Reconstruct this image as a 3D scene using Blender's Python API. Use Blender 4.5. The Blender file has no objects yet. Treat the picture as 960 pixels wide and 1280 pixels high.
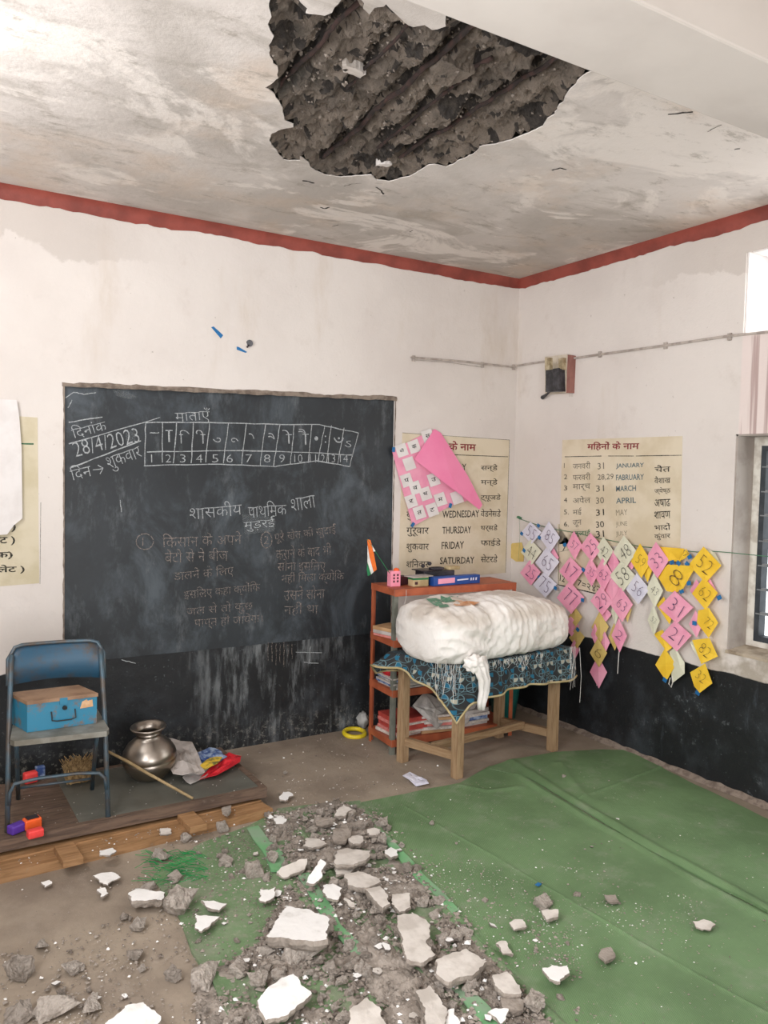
import bpy, bmesh, math, random
from mathutils import Vector, Matrix, noise
from mathutils.geometry import delaunay_2d_cdt
random.seed(7)
C = bpy.context.scene.collection

# ------------------------------------------------------------------ camera
F_PX, YAW, PITCH, ROLL, CAM_H = 995.85, 0.540257, -0.0501807, 0.0215014, 1.575
BACK, RIGHT, CEIL, DADO = 4.206, 3.548, 2.882, 0.60
LEFT, REAR = -.65, -1.7
def basis():
    cy, sy = math.cos(YAW), math.sin(YAW)
    w = Vector((sy*math.cos(PITCH), cy*math.cos(PITCH), math.sin(PITCH)))
    r0 = Vector((cy, -sy, 0)); u0 = r0.cross(w)
    r = math.cos(ROLL)*r0 + math.sin(ROLL)*u0; u = -math.sin(ROLL)*r0 + math.cos(ROLL)*u0
    return r, u, w
BR, BU, BW = basis()
EYE = Vector((0, 0, CAM_H))
cd = bpy.data.cameras.new('camera'); cam = bpy.data.objects.new('camera', cd); C.objects.link(cam)
cd.sensor_fit = 'HORIZONTAL'; cd.sensor_width = 36; cd.lens = F_PX*36/960; cd.clip_start = .05; cd.clip_end = 200
cam.matrix_world = Matrix.Translation(EYE) @ Matrix((BR, BU, -BW)).transposed().to_4x4()
S = bpy.context.scene; S.camera = cam

# ------------------------------------------------------------------ light and exposure
S.view_settings.view_transform = 'Standard'; S.view_settings.look = 'None'
S.view_settings.gamma = 1; S.view_settings.use_curve_mapping = False
S.view_settings.exposure = -0.13
S.cycles.max_bounces = 8; S.cycles.diffuse_bounces = 5
wd = bpy.data.worlds.new('daylight'); S.world = wd; wd.use_nodes = True
bg = wd.node_tree.nodes['Background']; bg.inputs[0].default_value = (.93, .97, 1, 1); bg.inputs[1].default_value = 2.2
def area(name, loc, to, sx, sy, power, col=(1, 1, 1)):
    l = bpy.data.lights.new(name, 'AREA'); l.shape = 'RECTANGLE'; l.size = sx; l.size_y = sy; l.energy = power; l.color = col
    o = bpy.data.objects.new(name, l); C.objects.link(o); o.location = loc
    o.rotation_euler = (Vector(to)-Vector(loc)).to_track_quat('-Z', 'Z').to_euler(); return o
# daylight entering by the openings of the room: a window in the left wall, the doorway behind the camera,
# the window and the ventilator in the right wall
area('left_window_daylight', (LEFT+.03, 1.2, 1.65), (LEFT+1, 1.2, 1.6), 1.4, 1.1, 66, (.98, .98, 1))
area('added_left_vent_daylight', (LEFT+.03, 2.75, 2.5), (LEFT+1, 2.75, 2.55), .8, .38, 36, (.98, .98, 1))  # unseen ventilator, added to brighten the ceiling at the upper left
area('doorway_daylight', (.35, REAR+.03, 1.15), (.4, REAR+1, 1.1), 1.5, 2.1, 84, (.98, .98, 1))
area('right_window_daylight', (RIGHT+.14, 1.75, 1.25), (RIGHT-1, 1.75, 1.1), 1.2, 1.05, 22, (.95, .98, 1))
area('ventilator_daylight', (RIGHT+.2, 2.1, 2.48), (RIGHT-1, 2.1, 2.3), .75, .38, 9, (.95, .98, 1))

# ------------------------------------------------------------------ pixel -> place helpers
def ray(x, y): return BW + BR*((x-480)/F_PX) - BU*((y-640)/F_PX)
def fl(x, y, z=0.0): d = ray(x, y); return EYE + d*((z-CAM_H)/d.z)
def bw(x, y, off=0.0): d = ray(x, y); return EYE + d*((BACK-off)/d.y)
def rw(x, y, off=0.0): d = ray(x, y); return EYE + d*((RIGHT-off)/d.x)
def aty(x, y, Y): d = ray(x, y); return EYE + d*(Y/d.y)
def nz(v, s=1.0, o=0.0): return noise.noise(Vector((v[0]*s+o, v[1]*s+o*.7, v[2]*s-o)))
def rnd(a, b): return random.uniform(a, b)

# ------------------------------------------------------------------ materials
def L(c): return tuple(((x/12.92) if x <= .04045 else ((x+.055)/1.055)**2.4) for x in c)
def hexc(h): return L(tuple(int(h[i:i+2], 16)/255 for i in (0, 2, 4)))
class NT:
    def __init__(s, name):
        s.m = bpy.data.materials.new(name); s.m.use_nodes = True; s.t = s.m.node_tree; s.n = s.t.nodes; s.l = s.t.links
        s.b = s.n['Principled BSDF']; s.tc = s.n.new('ShaderNodeTexCoord'); s.co = s.tc.outputs['Object']
    def put(s, a, sock):
        if isinstance(a, (int, float)): sock.default_value = a
        elif isinstance(a, tuple): sock.default_value = (*a, 1)[:4] if sock.type == 'RGBA' else a[:3]
        else: s.l.new(a, sock)
    def map(s, scale=(1, 1, 1), loc=(0, 0, 0), rot=(0, 0, 0)):
        m = s.n.new('ShaderNodeMapping'); s.l.new(s.co, m.inputs[0]); m.inputs['Scale'].default_value = scale
        m.inputs['Location'].default_value = loc; m.inputs['Rotation'].default_value = rot; return m.outputs[0]
    def noise(s, scale, detail=5, rough=.55, vec=None, dist=0):
        x = s.n.new('ShaderNodeTexNoise'); x.inputs['Scale'].default_value = scale; x.inputs['Detail'].default_value = detail
        x.inputs['Roughness'].default_value = rough; x.inputs['Distortion'].default_value = dist
        s.l.new(vec or s.co, x.inputs['Vector']); return x.outputs['Fac']
    def voro(s, scale, vec=None, feature='F1'):
        x = s.n.new('ShaderNodeTexVoronoi'); x.feature = feature; x.inputs['Scale'].default_value = scale
        s.l.new(vec or s.co, x.inputs['Vector']); return x.outputs[0]
    def ramp(s, fac, lo, hi, a=0.0, b=1.0):
        x = s.n.new('ShaderNodeMapRange'); x.interpolation_type = 'SMOOTHSTEP'; s.l.new(fac, x.inputs[0])
        for i, v in zip((1, 2, 3, 4), (lo, hi, a, b)): x.inputs[i].default_value = v
        return x.outputs[0]
    def math(s, op, a, b=0.0, c=0.0):
        x = s.n.new('ShaderNodeMath'); x.operation = op
        for i, v in enumerate((a, b, c)):
            if isinstance(v, (int, float)): x.inputs[i].default_value = v
            else: s.l.new(v, x.inputs[i])
        return x.outputs[0]
    def mix(s, fac, a, b, mode='MIX'):
        x = s.n.new('ShaderNodeMix'); x.data_type = 'RGBA'; x.blend_type = mode
        s.put(fac, x.inputs[0]); s.put(a, x.inputs[6]); s.put(b, x.inputs[7]); return x.outputs[2]
    def xyz(s, vec=None):
        x = s.n.new('ShaderNodeSeparateXYZ'); s.l.new(vec or s.co, x.inputs[0]); return x.outputs
    def out(s, col, rough=.8, bump=None, strength=.3, dist=.01, metal=0, spec=None):
        s.put(col, s.b.inputs['Base Color']); s.put(rough, s.b.inputs['Roughness']); s.b.inputs['Metallic'].default_value = metal
        if spec is not None: s.b.inputs['Specular IOR Level'].default_value = spec
        if bump is not None:
            x = s.n.new('ShaderNodeBump'); x.inputs['Strength'].default_value = strength; x.inputs['Distance'].default_value = dist
            s.l.new(bump, x.inputs['Height']); s.l.new(x.outputs[0], s.b.inputs['Normal'])
        return s.m
M = {}
def simple(name, col, rough=.7, col2=None, scale=20, lo=.4, hi=.65, bump=.15, metal=0, bscale=None, bdist=.004, spec=None):
    t = NT(name); c = hexc(col) if isinstance(col, str) else col
    c2 = hexc(col2) if col2 else tuple(x*.8 for x in c)
    n = t.noise(scale, 6); f = t.ramp(n, lo, hi)
    M[name] = t.out(t.mix(f, c, c2), rough, t.noise(bscale or scale*4, 5), bump, bdist, metal, spec); return M[name]

def wall_material(name, back):
    t = NT(name); X = t.xyz()
    base = t.mix(t.ramp(t.noise(1.3, 5), .35, .7), hexc('DCD5CF'), hexc('D2CAC4'))
    base = t.mix(t.ramp(t.noise(5, 8, .7), .55, .8, 0, .6), base, hexc('C6BCB4'))
    base = t.mix(t.ramp(t.noise(3, 6, .6, t.map((1, 1, .25))), .6, .8, 0, .5), base, hexc('C2B29F'))
    base = t.mix(t.ramp(t.noise(38, 4), .7, .78, 0, .6), base, hexc('94897E'))
    # repair plaster just below the red line
    e = t.math('ADD', X[2], t.math('MULTIPLY', t.noise(2.2, 6, .65), -.42))
    base = t.mix(t.math('MULTIPLY', t.ramp(e, 2.42, 2.44, 0, .6), t.ramp(X[0], 1.25, .75) if back else t.ramp(X[1], 3.4, 2.6)), base, hexc('BFB6AE'))
    if back:
        pass
    else:  # rusty drips below the ventilator and dirt round the sill
        vy = t.ramp(X[1], 2.50, 2.515, 1, 0)
        band = t.math('MULTIPLY', t.math('MULTIPLY', vy, t.ramp(X[2], 2.27, 2.29, 1, 0)), t.ramp(X[2], 1.78, 1.8))
        st = t.ramp(t.noise(30, 3, .5, t.map((1, 1, .03))), .48, .62)
        base = t.mix(t.math('MULTIPLY', band, .5), base, hexc('E9D6D2'))
        base = t.mix(t.math('MULTIPLY', t.math('MULTIPLY', band, st), .6), base, hexc('8E6A66'))
        sl = t.math('MULTIPLY', t.math('MULTIPLY', t.ramp(X[2], .78, .70), t.ramp(X[1], 2.7, 2.5)), t.ramp(t.noise(9, 6), .35, .6))
        base = t.mix(t.math('MULTIPLY', sl, .7), base, hexc('8F8370'))
    # black dado: painted, rubbed and peeling
    edge = t.math('ADD', X[2], t.math('MULTIPLY', t.noise(6, 5), .03))
    if back: edge = t.math('ADD', edge, t.ramp(X[0], .2, .75, .06, 0))
    d = t.ramp(edge, DADO+.010, DADO+.016, 1, 0)
    dk = t.mix(t.ramp(t.noise(4, 8, .65), .45, .75), hexc('14171A'), hexc('33383D'))
    dk = t.mix(t.ramp(t.noise(60, 3), .66, .74, 0, .5), dk, hexc('5C6064'))
    streak = t.noise(9, 7, .7, t.map((1.6, 1.6, .35)))
    if back:
        reg = t.math('MULTIPLY', t.ramp(X[0], 1.15, 1.6), t.ramp(X[0], 2.7, 2.4))
        f = t.math('MULTIPLY', reg, t.ramp(streak, .46, .68))
        f = t.math('MULTIPLY', f, t.ramp(t.noise(2.3, 3), .35, .6))
        dk = t.mix(t.math('MULTIPLY', f, .85), dk, hexc('7E8385'))
        low = t.math('MULTIPLY', t.ramp(X[2], .22, .02), t.ramp(t.noise(30, 8, .8), .52, .62))
        dk = t.mix(t.math('MULTIPLY', low, .7), dk, hexc('8A8880'))
    else:
        f = t.math('MULTIPLY', t.ramp(t.noise(16, 8, .75), .58, .66), t.ramp(t.noise(2.5, 3), .48, .62))
        f = t.math('MULTIPLY', f, t.ramp(X[1], 3.2, 2.6))
        dk = t.mix(t.math('MULTIPLY', f, .6), dk, hexc('8D9294'))
        dk = t.mix(t.math('MULTIPLY', t.ramp(streak, .6, .75), .35), dk, hexc('59606A'))
    col = t.mix(d, base, dk)
    b = t.math('ADD', t.noise(5, 8, .6), t.math('MULTIPLY', t.noise(70, 4), .15))
    M[name] = t.out(col, t.mix(d, (.85,)*3, (.55,)*3), b, .35, .02)
wall_material('wall_back_paint', True); wall_material('wall_right_paint', False)
simple('plain_plaster', 'D2CAC2', .85, 'C2B9B0', 2, bump=.2)
simple('beam_paint', 'CCC6BF', .8, 'BDB6AF', 1.5, bump=.12, bscale=4)
t = NT('ceiling_paint')
c = t.mix(t.ramp(t.noise(1.1, 4, .6, t.map((.8, 1, 1), rot=(0, 0, .4)), .6), .38, .62), hexc('D0C9C3'), hexc('B4ADA6'))
c = t.mix(t.ramp(t.noise(3.2, 9, .72, t.map((.6, 1.3, 1), (3, 1, 0)), .8), .5, .68, 0, .6), c, hexc('9A9288'))
c = t.mix(t.ramp(t.noise(2.0, 7, .65, t.map((.7, 1.1, 1), (9, 4, 0)), 1.0), .52, .6, 0, .85), c, hexc('E0D9D2'))
c = t.mix(t.ramp(t.noise(1.6, 5, .6, t.map((1, 1, 1), (5, 8, 0))), .5, .7, 0, .45), c, hexc('CDB6A0'))
c = t.mix(t.ramp(t.noise(9, 9, .8, t.map((.5, 1.1, 1))), .54, .66, 0, .6), c, hexc('8E857A'))
c = t.mix(t.ramp(t.noise(8, 9, .8, t.map((.5, 1.2, 1), (1, 7, 0))), .60, .70, 0, .6), c, hexc('EBE5DE'))
M['ceiling_paint'] = t.out(c, .8, t.noise(6, 9, .7), .35, .02)
t = NT('broken_concrete')
c = t.mix(t.ramp(t.noise(7, 8, .7), .35, .7), hexc('988A7C'), hexc('6A6056'))
c = t.mix(t.ramp(t.noise(40, 6, .7), .6, .75, 0, .6), c, hexc('B5A697'))
c = t.mix(t.ramp(t.noise(3, 5), .57, .7, 0, .75), c, hexc('45443F'))
M['broken_concrete'] = t.out(c, .95, t.noise(45, 8, .75), 1, .04)
t = NT('dark_concrete')
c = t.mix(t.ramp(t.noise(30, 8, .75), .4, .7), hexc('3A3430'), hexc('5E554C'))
M['dark_concrete'] = t.out(c, .95, t.noise(60, 8, .75), 1, .04)
simple('rusty_rebar', '241B17', .95, '3A2722', 30, bump=.6)
simple('crack_dark', '2A2420', .95)
t = NT('red_paint')
c = t.mix(t.ramp(t.noise(6, 6), .35, .7), hexc('94463A'), hexc('77352B'))
c = t.mix(t.ramp(t.noise(30, 7, .75), .64, .74, 0, .6), c, hexc('B08A80'))
M['red_paint'] = t.out(c, .6, t.noise(20, 5), .3, .01)
t = NT('cement_floor')
c = t.mix(t.ramp(t.noise(1.8, 7, .6), .35, .7), hexc('A39584'), hexc('807366'))
c = t.mix(t.ramp(t.noise(5, 8, .7, t.map((1, .6, 1))), .5, .75, 0, .6), c, hexc('A89B8D'))
c = t.mix(t.ramp(t.noise(80, 5, .7), .62, .75, 0, .5), c, hexc('A2988C'))
M['cement_floor'] = t.out(c, t.ramp(t.noise(3, 5), .3, .7, .5, .85), t.noise(25, 8, .7), .35, .01)
t = NT('blackboard_paint')
c = t.mix(t.ramp(t.noise(1.6, 6, .6), .4, .7), hexc('1F2428'), hexc('2C3237'))
c = t.mix(t.ramp(t.noise(3.2, 8, .7, t.map((1, 1, .7), rot=(0, .4, 0)), .4), .46, .74, 0, .6), c, hexc('5C666E'))
c = t.mix(t.ramp(t.noise(9, 8, .75, t.map((1, 1, .35), (2, 0, 5))), .52, .74, 0, .5), c, hexc('747A7E'))
M['blackboard_paint'] = t.out(c, .5, t.noise(30, 6), .12, .005)
def chalk(name, col, cover):
    t = NT(name); tr = t.n.new('ShaderNodeBsdfTransparent'); mx = t.n.new('ShaderNodeMixShader')
    t.out(hexc(col), .95)
    f = t.ramp(t.noise(140, 3, .6), .32, .62, cover, 1 if cover > .5 else cover+.35)
    t.l.new(t.math('SUBTRACT', 1, f) if False else f, mx.inputs[0]); t.l.new(tr.outputs[0], mx.inputs[1]); t.l.new(t.b.outputs[0], mx.inputs[2])
    t.l.new(mx.outputs[0], t.n['Material Output'].inputs[0]); M[name] = t.m
chalk('white_chalk', 'C3C8CA', .4); chalk('dull_chalk', '9A8F88', .3); chalk('chalk_smear', '7E8487', .05)
chalk('faded_black_paint', '2C2B28', .6); chalk('faded_grey_paint', '6E6A5F', .5); chalk('faded_blue_paint', '5F747C', .6); chalk('faded_red_paint', '8C3038', .65)
chalk('faded_green_paint', '3E7050', .7)
simple('cream_panel_paint', 'D9CDB6', .8, 'CDBFA4', 5, bump=.1); simple('left_panel_paint', 'D2C8B0', .8, 'C4B99C', 5, bump=.1)
simple('weathered_edge', '8F8276', .95, '6E6157', 25, bump=.7)
simple('white_paper', 'E4E0DE', .8, 'D8D3D0', 6); simple('pale_paper', 'DDDCC6', .8, 'D0CFB8', 8); simple('lilac_paper', 'DEDCE8', .8, 'CECDDC', 8)
simple('pink_paper', 'F0A6BE', .75, 'E794B1', 8); simple('hot_pink_paper', 'F28DB4', .7, 'EE82AC', 4)
simple('yellow_paper', 'F2C93C', .75, 'E9BC2E', 8); simple('dull_yellow_paper', 'D8BE74', .8, 'C8AC60', 8)
simple('blue_tape', '1E6FA8', .5, '17619A', 10); simple('pen_ink', '5C4668', .8); simple('brown_ink', '6C5030', .8); simple('black_ink', '2B2A2C', .8)
simple('green_string', '4F7F5F', .8); simple('white_string', 'D8D5D0', .8)
simple('steel_frame', '2C3238', .5, '3C4146', 15); simple('clip_metal', '8C9092', .45, metal=.3)
t = NT('louvre_glass'); t.out(hexc('3F6A73'), .2, t.noise(12, 4), .1, .005); M['louvre_glass'] = t.m
simple('jamb_plaster', 'A9A098', .85, '968C84', 8, bump=.3); simple('jamb_paint', 'DAD6CC', .8, 'B8B0A4', 14, bump=.3)
simple('sill_plaster', 'B5A794', .9, '8F806E', 12, bump=.5)
simple('switch_wood', 'CFC5B4', .6, 'A79A86', 12); simple('switch_side', '9A6A60', .7, '845850', 10); simple('bakelite', '2A2A2D', .35, '45454A', 30)
simple('porcelain', 'BFB193', .4, '8C7C5E', 20); simple('conduit', 'BDB3AB', .6, '9C928A', 20)
t = NT('green_mat')
c = t.mix(t.ramp(t.noise(2.2, 6, .6), .35, .7), hexc('6C8A5F'), hexc('5C7750'))
c = t.mix(t.ramp(t.noise(6, 8, .7), .5, .7, 0, .7), c, hexc('7E8C72'))
c = t.mix(t.ramp(t.noise(90, 4, .7), .62, .74, 0, .4), c, hexc('9AA08E'))
w = t.n.new('ShaderNodeTexWave'); w.inputs['Scale'].default_value = 55; w.inputs['Distortion'].default_value = .6; t.l.new(t.map(rot=(0, 0, .45)), w.inputs[0])
M['green_mat'] = t.out(c, .75, t.math('ADD', t.noise(30, 5), t.math('MULTIPLY', w.outputs[1], .35)), .3, .006)
t = NT('dusty_mat')
c = t.mix(t.ramp(t.noise(2.2, 6, .6), .35, .7), hexc('6C8A5F'), hexc('5C7750'))
c = t.mix(t.ramp(t.noise(7, 9, .75), .42, .7, .05, .75), c, hexc('8A8C7A')); c = t.mix(t.ramp(t.noise(60, 6, .8), .52, .68, 0, .6), c, hexc('A09A8E'))
M['dusty_mat'] = t.out(c, .9, t.noise(50, 7, .75), .5, .008)
simple('bright_green_mat', '6FA673', .75, '86A084', 6, bump=.25); simple('green_fibre', '2F9A55', .6, '257F45', 10)
def wood(name, a, b, axis=(1, 9, 9)):
    t = NT(name); n = t.noise(7, 7, .6, t.map(axis), .6)
    c = t.mix(t.ramp(n, .35, .68), hexc(a), hexc(b)); c = t.mix(t.ramp(t.noise(25, 5), .6, .8, 0, .4), c, hexc('8A8074'))
    M[name] = t.out(c, .7, n, .25, .006)
wood('plank_wood', 'A27C56', '86633F'); wood('table_wood', 'A98D6C', '8A6E50', (9, 9, 1)); wood('rail_wood', 'A08565', '86694B', (1, 1, 9)); wood('stick_wood', 'A8926C', '8A734F', (3, 3, 3))
wood('frame_wood', '6E5A4B', '4F3F35')
simple('board_sheet', '6B6B63', .45, '5A5951', 4, bump=.15)
simple('mortar', '9F958B', .95, '857B71', 14, bump=.8, bscale=60, bdist=.01)
simple('mortar_dark', '877D73', .95, '6C625A', 14, bump=.8, bscale=60, bdist=.01)
simple('lump_mortar', 'B3A99F', .95, '968C82', 2.2, bump=.6, bscale=6, bdist=.05); simple('lump_mortar_dark', '9E948A', .95, '82786E', 2.2, bump=.6, bscale=6, bdist=.05)
simple('lime_face', 'EFEDEA', .8, 'D6D3CE', 16, lo=.5, hi=.8, bump=.3); simple('lime_face_grey', 'D5CEC6', .85, 'BDB5AC', 14, bump=.35)
simple('orange_rack_paint', 'B5613F', .5, '9C4F33', 9, bump=.15); simple('grey_post_paint', '7A7C72', .6, '66685F', 12)
t = NT('chair_blue')
X = t.xyz(); c = t.mix(t.ramp(t.noise(9, 7, .7), .45, .7), hexc('264F68'), hexc('4A4037'))
M['chair_blue'] = t.out(c, .5, t.noise(30, 5), .2, .004)
simple('chair_tube', '4A606D', .45, '5A534D', 12, metal=.3); simple('seat_metal', '8C8B83', .5, '6F6B60', 9, metal=.2)
t = NT('trunk_blue')
c = t.mix(t.ramp(t.noise(11, 8, .75), .5, .64), hexc('2A7B9A'), hexc('745E4C')); c = t.mix(t.ramp(t.noise(5, 3), .6, .7, 0, .5), c, hexc('3A6F80'))
M['trunk_blue'] = t.out(c, .45, t.noise(40, 5), .15, .003)
simple('trunk_lid_rust', '9A7C62', .6, '7E6049', 10); simple('dark_metal', '26282A', .5); simple('peeled_sticker', 'C99C72', .7, 'D7B48E', 30)
simple('pot_metal', (.36, .32, .28), .34, 'A39686', 5, metal=1.0, bump=.08, bscale=18)
simple('red_plastic', 'D12B35', .3, 'B8202B', 10); simple('orange_plastic', 'F0622A', .4); simple('coral_plastic', 'F24A48', .4); simple('purple_plastic', '5B37A0', .4)
simple('straw', 'A88C62', .9, '6E5535', 60, bump=.8); simple('print_blue', '2F4C86', .6, '9FB0C8', 30); simple('print_yellow', 'D8B23A', .6, '6A6A3A', 25)
simple('newsprint', 'C9C3BE', .85, 'A8A29E', 18); simple('dirty_paper', 'BDB5B0', .85, 'A39A93', 12); simple('tan_folder', 'C09A72', .8, 'A8835C', 12)
simple('pink_book', 'D98E86', .6, 'C87068', 20); simple('red_book', 'B84A40', .5, 'A03C36', 14); simple('page_edge', 'D9CFC6', .85, 'B9AEA4', 60)
simple('blue_box', '1F4F9C', .45, '173F84', 8); simple('pink_box', 'F29BB0', .5, 'EA8AA2', 8); simple('beige_box', 'C2AE86', .7, 'A38E66', 14)
simple('teal_plastic', '1E7C74', .4); simple('maroon_card', '4A2026', .6); simple('flag_saffron', 'F0762A', .7); simple('flag_white', 'E8E8E4', .7); simple('flag_green', '1E7A4A', .7)
simple('black_plastic', '201C22', .35, '3A343C', 10); simple('yellow_plastic', 'E0C82A', .4); simple('clear_bag', 'B5B5B2', .4)
t = NT('sack_white')
X = t.xyz()
c = t.mix(t.ramp(t.noise(5, 6, .6), .4, .75), hexc('F0ECE7'), hexc('E2DCD5'))
top = t.math('MULTIPLY', t.ramp(X[2], .17, .235), t.ramp(t.noise(4, 4), .35, .6))
c = t.mix(t.math('MULTIPLY', top, .7), c, hexc('BBAE9F'))
w = t.n.new('ShaderNodeTexWave'); w.inputs['Scale'].default_value = 120; t.l.new(t.co, w.inputs[0])
M['sack_white'] = t.out(c, .55, t.math('ADD', t.noise(16, 6, .6, t.map((1.8, .6, .6)), .8), t.math('MULTIPLY', w.outputs[1], .06)), .35, .02)
simple('sack_print_green', '4E8A6C', .6, '7C9C88', 30); simple('sack_print_orange', 'C88A5C', .6, 'D8B090', 30)
# printed tablecloth: quarter discs in teal and cream on charcoal
t = NT('printed_cloth'); uv = t.tc.outputs['UV']
def cell_print(fx, seed, line):
    m = t.n.new('ShaderNodeMapping'); t.l.new(uv, m.inputs[0]); m.inputs['Scale'].default_value = (fx, fx, 1); m.inputs['Location'].default_value = (seed, seed*.37, 0)
    fr = t.n.new('ShaderNodeVectorMath'); fr.operation = 'FRACTION'; t.l.new(m.outputs[0], fr.inputs[0])
    ff = t.n.new('ShaderNodeVectorMath'); ff.operation = 'FLOOR'; t.l.new(m.outputs[0], ff.inputs[0])
    wn = t.n.new('ShaderNodeTexWhiteNoise'); wn.noise_dimensions = '2D'; t.l.new(ff.outputs[0], wn.inputs['Vector'])
    q = t.xyz(fr.outputs[0]); px = t.math('SUBTRACT', q[0], .5); py = t.math('SUBTRACT', q[1], .5)
    r = t.math('SQRT', t.math('ADD', t.math('MULTIPLY', px, px), t.math('MULTIPLY', py, py)))
    disc = t.math('LESS_THAN', r, .44); ring = t.math('LESS_THAN', t.math('ABSOLUTE', t.math('SUBTRACT', r, .44)), line)
    sx = t.math('GREATER_THAN', px, 0); sy = t.math('GREATER_THAN', py, 0)
    qi = t.math('ADD', sx, t.math('MULTIPLY', sy, 2)); k = t.math('FLOOR', t.math('MULTIPLY', wn.outputs[0], 3.99))
    qk = t.math('MODULO', t.math('ADD', qi, k), 4)
    cross = t.math('MAXIMUM', t.math('LESS_THAN', t.math('ABSOLUTE', px), line), t.math('LESS_THAN', t.math('ABSOLUTE', py), line))
    return disc, ring, qk, cross, wn.outputs[0]
disc, ring, qk, cross, wn = cell_print(19, 0, .03)
d2, r2, q2, c2, wn2 = cell_print(11, 3.3, .025)
c = t.mix(t.ramp(t.noise(20, 5), .4, .7), hexc('25272A'), hexc('33332F'))
c = t.mix(t.math('MULTIPLY', r2, .35), c, hexc('6D93A0'))
teal = t.math('MULTIPLY', disc, t.math('MULTIPLY', t.math('LESS_THAN', qk, .5), t.math('LESS_THAN', wn, .62)))
cream = t.math('MULTIPLY', disc, t.math('MULTIPLY', t.math('GREATER_THAN', qk, 2.5), t.math('GREATER_THAN', wn, .55)))
c = t.mix(teal, c, hexc('1B607C')); c = t.mix(cream, c, hexc('A8A292'))
c = t.mix(t.math('MULTIPLY', t.math('MAXIMUM', ring, t.math('MULTIPLY', cross, disc)), t.math('MULTIPLY', t.math('GREATER_THAN', wn, .3), .7)), c, hexc('6F8F98'))
M['printed_cloth'] = t.out(c, .85, t.noise(60, 4), .2, .004)
simple('cloth_piping', 'BFAE86', .8, 'A69568', 20)

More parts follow.
